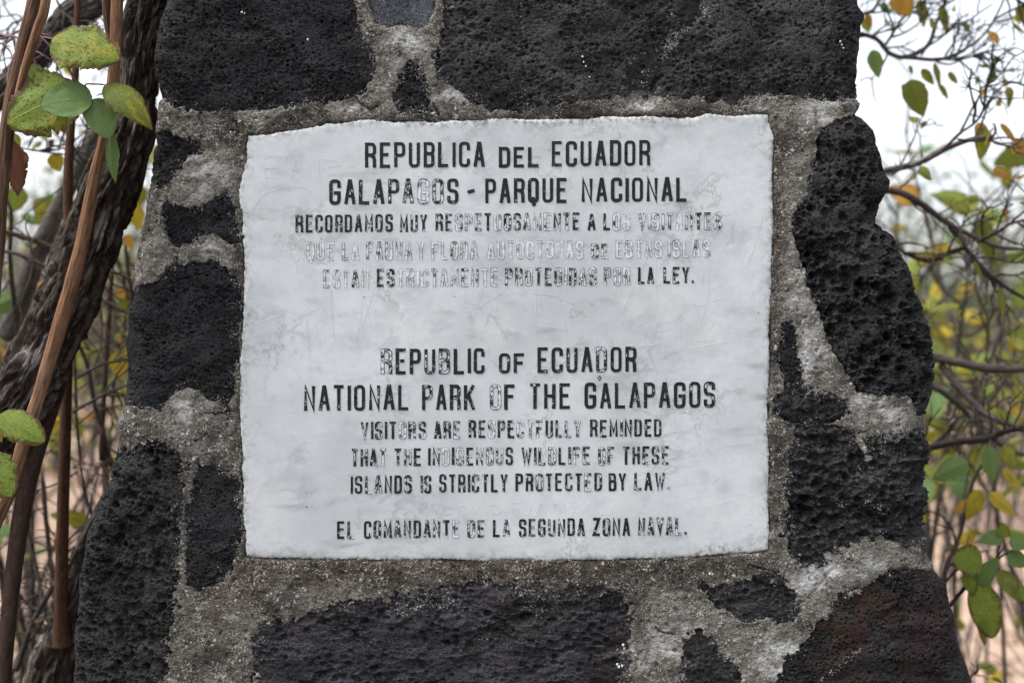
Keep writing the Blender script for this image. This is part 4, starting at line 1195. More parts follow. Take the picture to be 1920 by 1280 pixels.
# --- left foreground: leaning trunk, grey limb, stub with red-brown shoot, ribbed vines
TR = [(318, -700, 92), (305, -120, 86), (282, 0, 82), (263, 90, 76), (257, 180, 78), (244, 250, 88), (214, 330, 106), (188, 400, 112), (161, 470, 113), (135, 545, 112), (102, 620, 114),
      (62, 700, 116), (15, 780, 118), (-70, 900, 120), (-220, 1150, 130), (-450, 1700, 150), (-620, 3100, 180)]
stem_thing("leaning_trunk", TR, 0.13, 0.13, 'bark', "thick dark rough-barked trunk leaning diagonally behind the orange ribbed vine", "tree trunk", 190, bark_disp(0.0075, 17, 20, 21), 0.0018)
GB = [(420, -250, 60), (260, -60, 58), (190, -5, 56), (140, 25, 54), (100, 65, 50), (60, 115, 50), (0, 175, 52), (-160, 330, 60), (-400, 700, 70), (-520, 3300, 90)]
stem_thing("leaning_trunk", GB, 0.42, 0.42, 'bark_grey', "grey-barked limb sloping down behind the twin brown vines at upper left", "tree trunk", 90, bark_disp(0.005, 13, 34, 25), 0.003)
CB = [(212, 930, 30), (190, 985, 48), (166, 1050, 66), (132, 1150, 84), (100, 1260, 94), (60, 1400, 104), (-20, 1800, 116), (-80, 3300, 130)]
stub = stem_thing("leaning_trunk", CB, 0.24, 0.24, 'bark', "brown barked trunk at lower left going up behind the black stones", "tree trunk", 130, bark_disp(0.0065, 14, 24, 31), 0.0022)
stem_thing("woody_shoot", [(118, 1215, 46), (115, 1165, 29), (117, 1000, 23), (122, 820, 22), (127, 640, 20), (129, 480, 18), (128, 330, 18), (136, 200, 14), (143, 110, 13), (148, -120, 10)], 0.222, 0.19,
           'stem_red', "straight red-brown shoot rising from the barked trunk at lower left", "shoot", 20, None, 0.004)
stem_thing("woody_shoot", [(120, 700, 26), (84, 800, 30), (58, 880, 34), (38, 980, 33), (20, 1120, 30), (5, 1280, 30), (-30, 1700, 34), (-60, 3100, 40)], 0.16, 0.10,
           'stem_brown', "dark brown smooth shoot running down the lower left corner", "shoot", 24, None, 0.004)
EV = [(219, -200, 24), (219, 0, 23), (216, 100, 23), (207, 200, 23), (194, 270, 23), (180, 320, 23), (165, 400, 25), (146, 490, 28), (124, 570, 29), (104, 640, 29), (84, 705, 28), (64, 770, 27), (44, 830, 26),
      (20, 915, 26), (-25, 1020, 26), (-120, 1300, 28), (-300, 3000, 34)]
stem_thing("vine_stem", EV, 0.03, 0.03, 'vine', "orange-brown ribbed vine stem lying along the front of the dark trunk", "vine", 40, bark_disp(0.0009, 14, 5, 41, 0.09), 0.003)
stem_thing("vine_stem", [(196, -200, 18), (199, 0, 17), (204, 60, 15), (209, 110, 10), (210, 180, 5)], 0.045, 0.05, 'vine_dark', "darker short vine strand merging with the orange vine near the top", "vine", 30, bark_disp(0.0008, 12, 5, 43, 0.09), 0.003)
stem_thing("vine_stem", [(95, -200, 32), (66, 0, 30), (48, 70, 28), (32, 140, 27), (18, 210, 27), (9, 290, 26), (3, 380, 22), (-4, 480, 22), (-20, 640, 24), (-60, 1000, 26), (-140, 3000, 34)], -0.01, -0.01, 'vine_dark',
           "dark brown ribbed vine stem, thicker of the pair at upper left", "vine", 40, bark_disp(0.0009, 14, 5, 45, 0.09), 0.003)
stem_thing("vine_stem", [(110, -200, 20), (86, 0, 19), (72, 50, 18), (56, 100, 17), (41, 150, 14), (28, 195, 10), (18, 240, 5)], -0.028, -0.022, 'vine',
           "lighter thin vine strand beside the dark ribbed vine at upper left", "vine", 30, bark_disp(0.0007, 12, 5, 47, 0.09), 0.003)

sh = empty("leafy_shoot", W(75, 68, -0.03)); tag(sh, "leafy shoot with blotched green leaves hanging in front of the orange vine", "shoot")
mb = MB()
for pts, y0, y1 in ([[(74, 66, 5), (95, 88, 4.5), (118, 112, 4), (136, 142, 4), (158, 166, 4), (173, 185, 4)], -0.03, -0.045], [[(173, 185, 4), (160, 160, 3), (176, 158, 3), (197, 159, 3)], -0.045, -0.05],
                    [[(173, 185, 4), (174, 205, 3.5), (172, 215, 3)], -0.045, -0.03], [[(150, 158, 3), (142, 165, 3), (138, 172, 2.5)], -0.04, -0.03], [[(80, 70, 5), (92, 72, 4), (101, 74, 3)], -0.03, -0.04],
                    [[(173, 187, 3.5), (190, 215, 3), (206, 246, 2.5), (212, 256, 2)], -0.043, -0.03]):
    P, R = px_path(pts, y0, y1); v, q, tc = tube(P, R, n=20, nseg=8); mb.add(v, q, tc=tc)
mb.build("petiole", M['petiole'], sh, np.array(sh.location))
near_leaf(sh, (98, 72), (224, 112), -0.045, -0.05, 104, 'leaf_lime', (0.1, -1, 0.55), shape='round', seed=3, serr=0.05, cup=-0.1, bend=0.5, fold=0.05, rag=0.35, wave=0.05)
near_leaf(sh, (146, 168), (13, 232), -0.03, -0.035, 122, 'leaf_lime', (-0.1, -1, 0.2), shape='round', seed=8, serr=0.06, cup=-0.1, bend=0.3, fold=0.0, rag=0.45, wave=0.05)
near_leaf(sh, (172, 184), (75, 196), -0.05, -0.055, 78, 'leaf_green', (0, -1, 0.45), shape='round', seed=12, serr=0.015, cup=0.1, bend=0.3, fold=0.05, rag=0.05)
near_leaf(sh, (174, 186), (205, 259), -0.048, -0.055, 58, 'leaf_green', (0.25, -1, 0.25), shape='round', seed=17, serr=0.01, cup=0.12, bend=0.35, fold=0.05, rag=0.03)
near_leaf(sh, (196, 159), (292, 240), -0.05, -0.055, 62, 'leaf_olive', (0.3, -1, 0.5), shape='ovate', seed=21, serr=0.03, cup=-0.2, bend=1.0, fold=0.1, rag=0.3, side=-0.06)
near_leaf(sh, (209, 247), (217, 345), -0.03, -0.03, 36, 'leaf_green', (-0.6, -1, 0.1), shape='lance', seed=25, serr=0.01, cup=0.4, bend=0.5, fold=0.6, rag=0.1)
near_leaf(sh, (180, 180), (207, 177), -0.05, -0.055, 12, 'leaf_green', (0, -0.6, 1), shape='ovate', seed=27, serr=0.01, cup=0.3, bend=0.5, fold=0.2)

sh2 = empty("leafy_shoot", W(-30, 800, -0.02)); tag(sh2, "spotted yellow-green leaves poking in over the vine at the left picture edge", "shoot")
mb = MB()
P, R = px_path([(-60, 800, 5), (-25, 785, 4), (2, 776, 3)], -0.02, -0.03); v, q, tc = tube(P, R, n=14, nseg=8); mb.add(v, q, tc=tc)
P, R = px_path([(-60, 800, 5), (-40, 830, 4), (-25, 856, 3)], -0.02, -0.03); v, q, tc = tube(P, R, n=14, nseg=8); mb.add(v, q, tc=tc)
mb.build("petiole", M['petiole'], sh2, np.array(sh2.location))
near_leaf(sh2, (0, 776), (84, 828), -0.03, -0.04, 62, 'leaf_lime', (0.1, -1, 0.5), shape='round', seed=33, serr=0.03, cup=-0.15, bend=0.6, fold=0.1, rag=0.3)
near_leaf(sh2, (-28, 852), (22, 930), -0.03, -0.04, 72, 'leaf_lime', (0.2, -1, 0.2), shape='round', seed=36, serr=0.05, cup=0.0, bend=0.4, fold=0.05, rag=0.25)
near_leaf(sh2, (-28, 782), (4, 828), -0.02, -0.02, 40, 'leaf_yellow', (0, -1, 0.2), shape='ovate', seed=39, serr=0.02, cup=0.0, bend=0.3, fold=0.05, rag=0.1)
dl = empty("dead_leaf", W(24, 268, 0.02)); tag(dl, "curled reddish brown dead leaf hanging behind the twin vines at left", "dead leaf")
near_leaf(dl, (24, 262), (33, 368), 0.02, 0.03, 44, 'leaf_dead', (0.5, -1, 0), shape='lance', seed=44, serr=0.06, cup=0.6, bend=0.6, fold=0.5, rag=0.4, wave=0.2)


# --- shrubs
def shrub(name, label, base, height, nstem, spread, seed, nleaf, mats, leafL, cat="shrub", mat='twig', group=None, r0=0.006, lean=(0, 0), twn=9, twL=0.28, t0=0.3):
    rng = random.Random(seed)
    e = empty(name, base); tag(e, label, cat, group)
    tips = []; tw = MB()
    for i in range(nstem):
        d = np.array([lean[0] + rng.gauss(0, spread), lean[1] + rng.gauss(0, spread), 1.0])
        P = walk(np.array(base) + np.array([rng.gauss(0, .05), rng.gauss(0, .05), -0.03]), d, height * rng.uniform(.7, 1.15), 9, rng, 0.10)
        rr0 = r0 * rng.uniform(.6, 1.3)
        v, q, tc = tube(P, [rr0, rr0 * .75, rr0 * .3], n=60, nseg=8, seed=i)
        tw = MB(); tw.add(v, q, tc=tc)
        sprout(tw, P, twn, twL, rr0 * 0.36, rng, 2, tips, 1.0, (0, 0, 0.15), t0=t0)
        tw.build("stem", M[mat], e, np.array(base))
    rng.shuffle(tips)
    for B, dv in tips[:nleaf]:
        dd = np.asarray(dv, float); dd = dd / (np.linalg.norm(dd) + 1e-9) + np.array([rng.gauss(0, .5), rng.gauss(0, .5), rng.gauss(-0.5, .5)])
        leaf_copy(e, B, dd, leafL * rng.uniform(.6, 1.25), rng.choices([m for m, _ in mats], [w_ for _, w_ in mats])[0], rng)
    return e


def gxy(px, Y):
    return W(px, 640, Y)[0]


GREENISH = [('leaf_green', 3), ('leaf_lime', 3), ('leaf_olive', 4), ('leaf_yellow', 1.2), ('leaf_orange', .3)]
YELLOWISH = [('leaf_lime', 3), ('leaf_olive', 4), ('leaf_yellow', 2), ('leaf_orange', .4)]

# right: the shrub standing close behind the monument, its branches as in the photograph
RB = (0.44, 0.72, 0.0)
rs = empty("branching_shrub", RB); tag(rs, "grey twiggy shrub with sparse yellow-green leaves, its branches reaching out behind the right stones", "shrub")
rloc = np.array(RB); rng = random.Random(77)
hub = [np.array([0.44, 0.72, -0.03]), np.array([0.45, 0.70, 0.5]), np.array([0.44, 0.68, 1.0]), np.array([0.46, 0.66, 1.35]), np.array([0.45, 0.64, 1.7])]
v, q, tc = tube(hub, [0.022, 0.018, 0.015, 0.011, 0.006], n=120, nseg=14, disp=bark_disp(0.002, 8, 20, 51)); build("stem", v - rloc, q, M['twig_grey'], rs, {'tc': tc})
BR = [([(1580, 340, 15), (1655, 322, 11), (1720, 306, 11), (1780, 276, 10), (1830, 259, 8), (1866, 256, 7)], .5, .4, 'twig_grey'),
      ([(1765, 285, 6), (1800, 250, 5), (1832, 226, 4), (1862, 178, 3), (1890, 155, 2), (1935, 128, 1.5)], .42, .36, 'twig'),
      ([(1590, 365, 16), (1650, 356, 13), (1690, 362, 12), (1730, 384, 12), (1780, 420, 10), (1830, 445, 8), (1880, 464, 7), (1960, 467, 5)], .5, .55, 'twig_grey'),
      ([(1778, 420, 9), (1810, 465, 9), (1850, 510, 8), (1890, 541, 7), (1960, 580, 6)], .53, .5, 'twig'),
      ([(1830, 455, 6), (1870, 435, 6), (1900, 418, 5), (1960, 405, 4)], .5, .42, 'twig'),
      ([(1660, 440, 6), (1690, 470, 7), (1740, 488, 8), (1790, 470, 10), (1812, 464, 7)], .56, .54, 'twig'),
      ([(1600, 640, 20), (1742, 668, 16), (1800, 680, 15), (1850, 690, 14), (1930, 690, 13), (2010, 672, 10)], .6, .5, 'twig_grey'),
      ([(1762, 680, 12), (1800, 728, 12), (1850, 776, 11), (1930, 810, 9), (2000, 830, 7)], .58, .5, 'twig_grey'),
      ([(1640, 690, 12), (1745, 722, 12), (1800, 760, 12), (1850, 812, 11), (1900, 845, 9), (1960, 860, 8)], .62, .6, 'twig_grey'),
      ([(1640, 880, 14), (1725, 846, 13), (1780, 830, 13), (1850, 822, 12), (1885, 808, 10), (1960, 790, 8)], .56, .48, 'twig'),
      ([(1895, 1500, 9), (1800, 1250, 8), (1770, 1095, 8), (1800, 1000, 7), (1826, 900, 6), (1872, 826, 5)], .45, .5, 'twig'),
      ([(1590, 70, 8), (1640, 72, 8), (1668, 100, 9), (1700, 107, 9), (1740, 85, 8), (1756, 42, 6), (1772, 6, 5), (1790, -60, 4)], .62, .6, 'twig'),
      ([(1690, 106, 8), (1750, 112, 7), (1790, 103, 6), (1840, 70, 5), (1868, 30, 4), (1890, -20, 3)], .6, .55, 'twig'),
      ([(1600, 40, 7), (1636, 20, 6), (1655, -10, 6), (1690, -60, 5)], .62, .66, 'twig'),
      ([(1660, 85, 6), (1672, 66, 5), (1692, 35, 5), (1712, 16, 4), (1745, -4, 4)], .62, .58, 'twig'),
      ([(1750, 110, 5), (1800, 112, 4), (1845, 98, 4), (1892, 92, 3)], .58, .55, 'twig'),
      ([(1870, 520, 5), (1885, 590, 5), (1850, 690, 6), (1800, 800, 6), (1770, 850, 6)], .75, .7, 'twig'),
      ([(1870, -60, 6), (1910, 2, 6), (1960, 20, 6)], .5, .5, 'twig')]
tips = []; tw = MB()
for bi, (pts, y0, y1, mt) in enumerate(BR):
    P, R = px_path(pts, y0, y1); R = R * 1.18
    if pts[0][0] < 1650:           # runs back to the hidden stem
        hz = np.interp(P[0, 2], [0, .5, 1, 1.35, 1.7], [0, .5, 1, 1.35, 1.7])
        P = np.vstack([[[0.45, 0.68, P[0, 2] - 0.05 if P[0, 2] < 1.65 else 1.62]], P]); R = np.concatenate([[R[0] * 1.2], R])
    v, q, tc = tube(P, R, n=70, nseg=10, seed=bi, disp=bark_disp(0.0006, 5, 60, 60 + bi))
    tw = MB(); tw.add(v, q, tc=tc)
    up = P[:, 2].mean() > 1.3
    sprout(tw, P, 7 if up else 7, 0.085 if up else 0.08, 0.0017, rng, 3 if up else 2, tips, 0.5, (0.15, 0, 0.1), t0=0.1)
    tw.build("branch", M[mt], rs, rloc)
for b, t, Y, wpx, mt, up in [((1636, 94), (1648, 147), .5, 28, 'leaf_green', (0, -1, .1)), ((1706, 150), (1732, 220), .5, 44, 'leaf_olive', (-.4, -1, .2)), ((1690, 160), (1735, 200), .52, 26, 'leaf_olive', (.5, -1, .2)),
                             ((1752, 118), (1762, 170), .6, 18, 'leaf_olive', (.6, -1, .2)), ((1762, 160), (1778, 187), .6, 14, 'leaf_olive', (.3, -1, .2)), ((1728, 130), (1752, 160), .6, 18, 'leaf_olive', (-.3, -1, .3)),
                             ((1682, -18), (1706, 32), .55, 50, 'leaf_orange', (0, -1, .2)), ((1725, 0), (1733, 52), .6, 26, 'leaf_olive', (.4, -1, 0)), ((1650, 8), (1672, 26), .6, 18, 'leaf_green', (0, -1, .3)),
                             ((1764, 10), (1776, 66), .6, 20, 'leaf_olive', (.2, -1, 0)), ((1620, 34), (1630, 62), .64, 20, 'leaf_lime', (0, -1, .2)), ((1805, 42), (1820, 62), .6, 14, 'leaf_green', (0, -1, .2)),
                             ((1778, 136), (1796, 158), .6, 14, 'leaf_olive', (0, -1, .2)), ((1866, 110), (1860, 138), .6, 10, 'leaf_olive', (0, -1, .2)), ((1888, 98), (1908, 108), .6, 9, 'leaf_olive', (0, -1, .6)),
                             ((1845, 238), (1838, 302), .45, 34, 'leaf_olive', (.3, -1, .1)), ((1828, 236), (1860, 262), .46, 30, 'leaf_orange', (0, -1, .3)), ((1876, 232), (1906, 272), .45, 16, 'leaf_orange', (.5, -1, .2)),
                             ((1904, 262), (1925, 296), .45, 26, 'leaf_orange', (.2, -1, .1)), ((1862, 318), (1900, 336), .45, 22, 'leaf_orange', (0, -1, .4)), ((1912, 10), (1922, 45), .5, 26, 'leaf_olive', (0, -1, .1)),
                             ((1893, 184), (1890, 204), .6, 10, 'leaf_green', (0, -1, .1)), ((1826, 490), (1842, 528), .5, 12, 'leaf_lime', (.7, -1, 0)), ((1874, 540), (1880, 600), .5, 18, 'leaf_lime', (.6, -1, 0)),
                             ((1815, 865), (1748, 898), .42, 44, 'leaf_green', (0, -1, .6)), ((1852, 835), (1862, 905), .42, 40, 'leaf_green', (.4, -1, .1)), ((1880, 835), (1905, 880), .46, 36, 'leaf_lime', (.2, -1, .2)),
                             ((1840, 918), (1812, 975), .45, 30, 'leaf_yellow', (-.3, -1, .2)), ((1855, 925), (1905, 968), .45, 30, 'leaf_yellow', (.3, -1, .4)), ((1790, 960), (1840, 925), .5, 20, 'leaf_orange', (.3, -1, .4)),
                             ((1880, 880), (1915, 916), .5, 22, 'leaf_yellow', (.3, -1, .4))]:
    near_leaf(rs, b, t, Y, Y + 0.01, wpx * 1.05, mt, up, shape='ovate', seed=int(b[0] + b[1]), serr=0.02, cup=0.1, bend=0.5, fold=0.25, rag=0.15)
rng.shuffle(tips)
for B, dv in tips[:70]:
    leaf_copy(rs, B, np.asarray(dv) / (np.linalg.norm(dv) + 1e-9) + np.array([rng.gauss(0, .4), rng.gauss(0, .4), -0.7]), rng.uniform(.012, .026), rng.choice(['leaf_olive', 'leaf_lime', 'leaf_orange', 'leaf_yellow']), rng)

ls = empty("leafy_shoot", W(1765, 1165, 0.30)); tag(ls, "shoot with broad fresh green leaves beside the lower right stone", "shoot")
lloc = np.array(ls.location); mb = MB()
for pts in ([(1700, 3200, 10), (1730, 1500, 9), (1762, 1180, 8), (1778, 1140, 8), (1800, 1104, 8), (1836, 1080, 7), (1862, 1055, 5), (1880, 1030, 4), (1895, 1010, 3)], [(1764, 1100, 5), (1795, 1068, 4), (1832, 1056, 3), (1842, 1050, 2)],
            [(1862, 1055, 4), (1890, 1034, 3), (1905, 1030, 2)], [(1868, 1046, 4), (1878, 1005, 3)], [(1836, 1080, 4), (1840, 1096, 3)]):
    P, R = px_path(pts, 0.30); v, q, tc = tube(P, R, n=40, nseg=10); mb.add(v, q, tc=tc)
mb.build("stem", M['twig'], ls, lloc)
for b, t, wpx, mt, up in [((1842, 1054), (1786, 1046), 60, 'leaf_lime', (0, -1, .3)), ((1834, 1096), (1872, 1044), 34, 'leaf_green', (-.5, -1, .2)), ((1832, 1094), (1862, 1196), 64, 'leaf_lime', (.1, -1, .15)), ((1880, 1004), (1834, 1016), 32, 'leaf_green', (0, -1, .6)),
                          ((1880, 1010), (1880, 978), 26, 'leaf_lime', (0, -1, .2)), ((1872, 1070), (1914, 1128), 40, 'leaf_olive', (.3, -1, .3)), ((1888, 1040), (1932, 1060), 34, 'leaf_green', (.2, -1, .3)), ((1892, 1012), (1930, 1026), 34, 'leaf_green', (0, -1, .6)),
                          ((1812, 1070), (1826, 1118), 30, 'leaf_lime', (0, -1, .1)), ((1836, 1155), (1846, 1210), 22, 'leaf_olive', (.3, -1, 0)), ((1900, 1090), (1920, 1128), 30, 'leaf_lime', (.3, -1, 0))]:
    near_leaf(ls, b, t, 0.29, 0.285, wpx, mt, up, shape='round' if wpx > 50 else 'ovate', seed=int(b[0] + b[1]), serr=0.015, cup=0.12, bend=0.5, fold=0.12, rag=0.06)

# right, farther back
shrub("twiggy_shrub", "blurred yellowing shrub behind the right branches, level with the middle of the pillar", (gxy(1800, 1.6), 1.6, 0), 1.45, 9, 0.16, 201, 55, YELLOWISH, 0.08, group="background shrubs on the right", mat='twig_grey', twn=9, t0=0.5)
shrub("twiggy_shrub", "low shrub of thin grey twigs with few leaves at the right picture edge", (gxy(1960, 1.2), 1.2, 0), 1.5, 6, 0.22, 203, 45, YELLOWISH, 0.05, group="background shrubs on the right", mat='twig_grey', twn=6)
shrub("twiggy_shrub", "distant olive shrub seen through the branches right of the pillar", (gxy(1760, 3.4), 3.4, 0), 1.75, 10, 0.24, 205, 95, GREENISH, 0.08, group="background shrubs on the right", mat='twig_grey', twn=8, twL=0.35, t0=0.55)
shrub("twiggy_shrub", "distant pale shrub at the far right behind the twigs", (gxy(1930, 4.4), 4.4, 0), 1.9, 10, 0.26, 207, 95, YELLOWISH, 0.09, group="background shrubs on the right", mat='twig_grey', twn=8, twL=0.35, t0=0.5)
shrub("leafy_shrub", "yellow-green leafy shrub just behind the upper right branches, blurred", (gxy(1800, 1.0), 1.0, 0), 1.36, 11, 0.06, 209, 100, [('leaf_lime', 3), ('leaf_olive', 4), ('leaf_green', 2), ('leaf_yellow', .5)], 0.075, group="background shrubs on the right", mat='twig', twn=9, twL=0.15, t0=0.8)
# left thicket
shrub("twiggy_shrub", "thicket of thin dark stems just behind the leaning trunk", (gxy(120, 0.7), 0.7, 0), 1.7, 9, 0.12, 221, 30, YELLOWISH, 0.05, group="thicket shrubs on the left", r0=0.0055, twn=8, twL=0.22)
shrub("twiggy_shrub", "slender dark shrub beside the left edge of the stone pillar", (gxy(215, 0.95), 0.95, 0), 1.65, 6, 0.09, 223, 40, GREENISH, 0.055, group="thicket shrubs on the left", r0=0.005, twn=8, twL=0.2)
shrub("twiggy_shrub", "brown leggy shrub in the left corner of the thicket", (gxy(10, 1.1), 1.1, 0), 1.9, 10, 0.16, 225, 60, GREENISH, 0.06, group="thicket shrubs on the left", r0=0.006, twn=9, twL=0.25)
shrub("twiggy_shrub", "blurred yellow-green bush behind the thicket on the left", (gxy(150, 2.3), 2.3, 0), 1.85, 10, 0.2, 227, 95, GREENISH, 0.085, group="thicket shrubs on the left", mat='twig_grey', r0=0.008, twn=10, twL=0.35, t0=0.62)
shrub("twiggy_shrub", "grey leafless bush farther back on the left", (gxy(40, 3.2), 3.2, 0), 2.0, 10, 0.22, 229, 60, GREENISH, 0.085, group="thicket shrubs on the left", mat='twig_grey', r0=0.009, twn=10, twL=0.4, t0=0.6)
shrub("twiggy_shrub", "dense dark twiggy bush filling the gap between leaning trunk and pillar", (gxy(160, 1.5), 1.5, 0), 1.6, 10, 0.13, 231, 80, GREENISH, 0.06, group="thicket shrubs on the left", r0=0.006, twn=10, twL=0.28)
# the soft branches crossing the left background
lb = empty("branching_shrub", (gxy(60, .5), .5, 0)); tag(lb, "dark shrub with long crossing branches behind the leaning trunk on the left", "shrub")
lbl = np.array(lb.location); rng = random.Random(91); tw = MB(); tips = []
for bi, (pts, y0, y1, mt) in enumerate([([(10, 640, 46), (40, 560, 42), (72, 470, 38), (105, 400, 34), (140, 330, 30), (190, 230, 26)], .7, .7, 'bark_grey'),
                       ([(-20, 428, 10), (30, 440, 10), (70, 452, 9), (110, 468, 8), (250, 525, 7)], .45, .42, 'stem_brown'), ([(-20, 468, 8), (40, 478, 8), (95, 505, 7), (150, 540, 6), (260, 596, 6)], .5, .42, 'stem_brown'),
                       ([(8, 360, 8), (22, 400, 8), (18, 470, 9), (26, 560, 10), (40, 700, 10), (60, 1000, 11), (66, 3000, 14)], .55, .6, 'twig'), ([(232, 440, 9), (242, 520, 9), (250, 580, 10), (262, 700, 10), (270, 3000, 12)], .6, .62, 'stem_brown'),
                       ([(214, 480, 8), (206, 560, 10), (198, 700, 11), (190, 860, 12), (200, 1000, 12), (230, 3000, 16)], .5, .55, 'stem_brown'), ([(135, 774, 7), (190, 742, 6), (235, 724, 5), (290, 700, 4)], .4, .42, 'twig'),
                       ([(138, 712, 7), (190, 684, 6), (250, 670, 5), (300, 650, 4)], .42, .45, 'twig'), ([(148, 645, 8), (165, 690, 9), (178, 760, 10), (194, 810, 10), (210, 870, 9), (240, 950, 8), (300, 1100, 8)], .45, .6, 'twig_grey'),
                       ([(140, 660, 6), (145, 800, 6), (155, 900, 6), (170, 960, 6), (178, 1000, 5)], .45, .5, 'twig'), ([(30, 1260, 12), (60, 1170, 12), (100, 1100, 11), (140, 1050, 10), (170, 1010, 8), (230, 940, 6)], .33, .4, 'twig'),
                       ([(10, 1290, 10), (40, 1220, 9), (70, 1180, 8), (100, 1130, 7), (130, 1090, 5)], .36, .4, 'twig'), ([(50, 980, 8), (65, 1050, 9), (80, 1120, 9), (95, 1170, 8)], .4, .38, 'twig'),
                       ([(80, 880, 9), (85, 960, 10), (95, 1060, 10), (110, 1300, 10), (115, 3000, 12)], .5, .5, 'stem_brown'), ([(0, 1095, 6), (30, 1110, 7), (50, 1130, 7), (70, 1145, 6)], .45, .45, 'twig'),
                       ([(20, 1187, 5), (60, 1187, 5), (120, 1186, 4)], .42, .42, 'twig'), ([(60, 30, 6), (35, 40, 6), (18, 50, 5), (8, 90, 5), (-10, 130, 4)], .6, .6, 'twig'), ([(0, 66, 6), (20, 68, 6), (50, 75, 5)], .3, .2, 'petiole'),
                       ([(182, 5, 5), (180, 30, 5), (172, 50, 4)], .5, .5, 'twig'), ([(106, 0, 6), (118, 25, 5), (124, 40, 4)], .4, .4, 'twig'), ([(98, 100, 5), (108, 125, 4), (117, 145, 4)], .4, .4, 'twig'), ([(38, 278, 4), (90, 286, 4), (150, 292, 4)], .4, .4, 'twig'),
                       ([(135, 270, 6), (150, 295, 6), (170, 320, 5)], .5, .5, 'twig')]):
    P, R = px_path(pts, y0, y1)
    v, q, tc = tube(P, R, n=70, nseg=10, seed=bi, disp=bark_disp(0.0006, 5, 60, 160 + bi))
    tw = MB(); tw.add(v, q, tc=tc)
    sprout(tw, P, 7, 0.10, 0.0014, rng, 2, tips, 0.6, (0, 0, 0.1), t0=0.1)
    tw.build("branch", M[mt], lb, lbl)
for b, t, Y, wpx, mt in [((100, 288), (112, 322), .4, 30, 'leaf_yellow'), ((246, 380), (262, 430), .6, 36, 'leaf_yellow'), ((236, 440), (250, 470), .5, 18, 'leaf_orange'), ((262, 345), (252, 400), .7, 30, 'leaf_olive'), ((218, 660), (228, 712), .5, 34, 'leaf_yellow'),
                         ((228, 560), (242, 600), .6, 26, 'leaf_lime'), ((222, 540), (232, 565), .6, 20, 'leaf_orange'), ((60, 120), (70, 155), .3, 30, 'leaf_green'), ((90, 1140), (96, 1160), .5, 14, 'leaf_lime'), ((40, 350), (20, 400), .7, 40, 'leaf_lime'), ((90, 370), (70, 420), .8, 40, 'leaf_olive'),
                         ((25, 250), (30, 290), .2, 24, 'leaf_lime'), ((115, 430), (100, 460), .8, 30, 'leaf_lime')]:
    near_leaf(lb, b, t, Y, Y + .01, wpx, mt, (0.2, -1, 0.2), shape='ovate', seed=int(b[0] + b[1]), serr=0.02, cup=0.1, bend=0.5, fold=0.2, rag=0.15)
for B, dv in tips[:26]:
    leaf_copy(lb, B, np.asarray(dv) + np.array([0, 0, -0.01]), rng.uniform(.012, .03), rng.choice(['leaf_olive', 'leaf_lime', 'leaf_dead', 'leaf_yellow']), rng)


# --- scrub trees far behind
def scrub_tree(base, ht, seed, label, mat, ncl, group):
    rng = random.Random(seed); nr_ = np.random.RandomState(seed)
    e = empty("scrub_tree", base); tag(e, label, "tree", group); b0 = np.array(base)
    tr = walk(b0 + [0, 0, -.05], (rng.gauss(0, .15), 0, 1), ht * .45, 6, rng, .12)
    v, q, tc = tube(tr, [ht * .022, ht * .012], n=30, nseg=10); build("trunk", v - b0, q, M['bark_grey'], e, {'tc': tc})
    lm = MB(); cl = []
    for i in range(11):
        P = walk(tr[rng.choice([2, 3, 4, 5, 6])], (rng.gauss(0, .8), rng.gauss(0, .8), rng.uniform(.3, 1)), ht * rng.uniform(.35, .7), 6, rng, .25)
        v, q, tc = tube(P, [ht * .009, ht * .0025], n=24, nseg=6); lm.add(v, q, tc=tc)
        cl += [P[-1], P[-2], P[-3]]
        sprout(lm, P, 6, ht * .2, ht * .0016, rng, 2, None, 1)
    lm.build("limbs", M['twig_grey'], e, b0)
    V = []; k = ncl
    for c in cl:
        n = int(k * rng.uniform(.4, 1.3)); rad = ht * rng.uniform(.06, .13)
        ctr = c + nr_.normal(0, 1, (n, 3)) * rad * [1.2, 1.2, .7]
        sz = nr_.uniform(.025, .05, n)
        a_ = nr_.normal(0, 1, (n, 3)); a_ /= np.linalg.norm(a_, axis=1)[:, None]
        b_ = np.cross(a_, nr_.normal(0, 1, (n, 3))); b_ /= np.linalg.norm(b_, axis=1)[:, None]
        a_ *= sz[:, None]; b_ *= sz[:, None] * .55
        V.append(np.stack([ctr - a_, ctr + b_, ctr + a_, ctr - b_], 1).reshape(-1, 3))
    V = np.concatenate(V)
    build("crown", V - b0, np.arange(len(V)).reshape(-1, 4), M[mat], e, None, False)


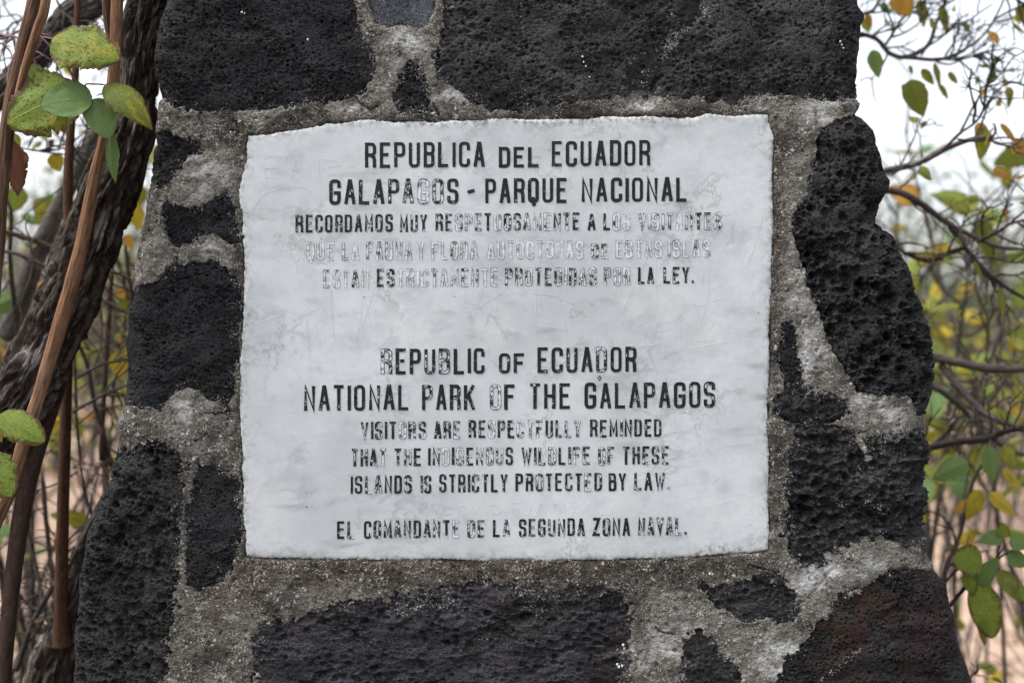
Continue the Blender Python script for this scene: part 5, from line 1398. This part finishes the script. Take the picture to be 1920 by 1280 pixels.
for nm, c in (('far_olive', (0.075, 0.085, 0.04)), ('far_green', (0.06, 0.085, 0.035)), ('far_yellow', (0.16, 0.15, 0.05))):
    mm = Mat(nm + "_foliage")
    mm.done(mm.mix(mm.ramp(mm.noise(mm.pos(), 2.5, 4), .35, .65), c, tuple(1.6 * x for x in c)), 0.6)
    M[nm] = mm.m
for i, (px, Y, ht, mt, k, lab) in enumerate([(1720, 9, 2.3, 'far_green', 70, "blurred green scrub tree just right of the pillar, far behind"), (1890, 11, 3.0, 'far_olive', 60, "blurred olive scrub tree at the far right background"),
                                        (1990, 8, 2.2, 'far_yellow', 50, "blurred yellowish scrub tree past the right picture edge"), (1800, 16, 2.9, 'far_olive', 60, "small hazy scrub tree in the gap between the right-hand trees"),
                                        (40, 7, 2.1, 'far_yellow', 60, "blurred yellow-green scrub tree at the far left background"), (190, 8.5, 2.4, 'far_green', 70, "blurred green scrub tree between leaning trunk and pillar"),
                                        (110, 12, 2.7, 'far_olive', 60, "tall blurred olive scrub tree behind the left thicket"), (-120, 9, 2.6, 'far_green', 60, "scrub tree past the left picture edge"),
                                        (1640, 20, 3.6, 'far_green', 60, "distant scrub tree mostly hidden by the pillar's right edge"), (330, 15, 3.2, 'far_olive', 60, "distant scrub tree mostly hidden by the pillar's left edge"),
                                        (2150, 14, 3.4, 'far_olive', 60, "scrub tree well past the right picture edge")]):
    scrub_tree((gxy(px, Y), Y, 0), ht, 400 + i, lab, mt, k, "scrub trees in the background")

# a far belt of scrub on the horizon, and leaf litter on the soil
nr_ = np.random.RandomState(9); n = 26000
cx = nr_.uniform(-60, 60, n); cy = nr_.uniform(32, 60, n)
cz = np.abs(nr_.normal(0, 1, n)) * (1.1 + 0.8 * gnoise(cx / 5, cy / 9, 31)); ctr = np.stack([cx, cy, np.clip(cz, 0, 4)], -1)
a_ = nr_.normal(0, 1, (n, 3)); a_ *= nr_.uniform(.08, .2, n)[:, None]; b_ = np.cross(a_, nr_.normal(0, 1, (n, 3))) * .5
V = np.stack([ctr - a_, ctr + b_, ctr + a_, ctr - b_], 1).reshape(-1, 3)
tag(build("far_scrub", V, np.arange(len(V)).reshape(-1, 4), M['far_olive'], None, None, False), "low olive scrub along the horizon", "scrub", kind="stuff")
n = 9000
cx = nr_.uniform(-6, 6, n); cy = nr_.uniform(0.8, 16, n)
ctr = np.stack([cx, cy, nr_.uniform(0.005, 0.05, n)], -1)
a_ = nr_.normal(0, 1, (n, 3)) * [1, 1, .3]; a_ *= nr_.uniform(.012, .035, n)[:, None]; b_ = np.cross(a_, [0, 0, 1]) * .6 + nr_.normal(0, .004, (n, 3))
V = np.stack([ctr - a_, ctr + b_, ctr + a_, ctr - b_], 1).reshape(-1, 3)
tag(build("leaf_litter", V, np.arange(len(V)).reshape(-1, 4), M['leaf_litter'] if 'leaf_litter' in M else simple_material("dry_litter", (0.17, 0.10, 0.065), 0.9), None, None, False),
    "dry brown fallen leaves scattered over the tan soil", "leaf litter", kind="stuff")
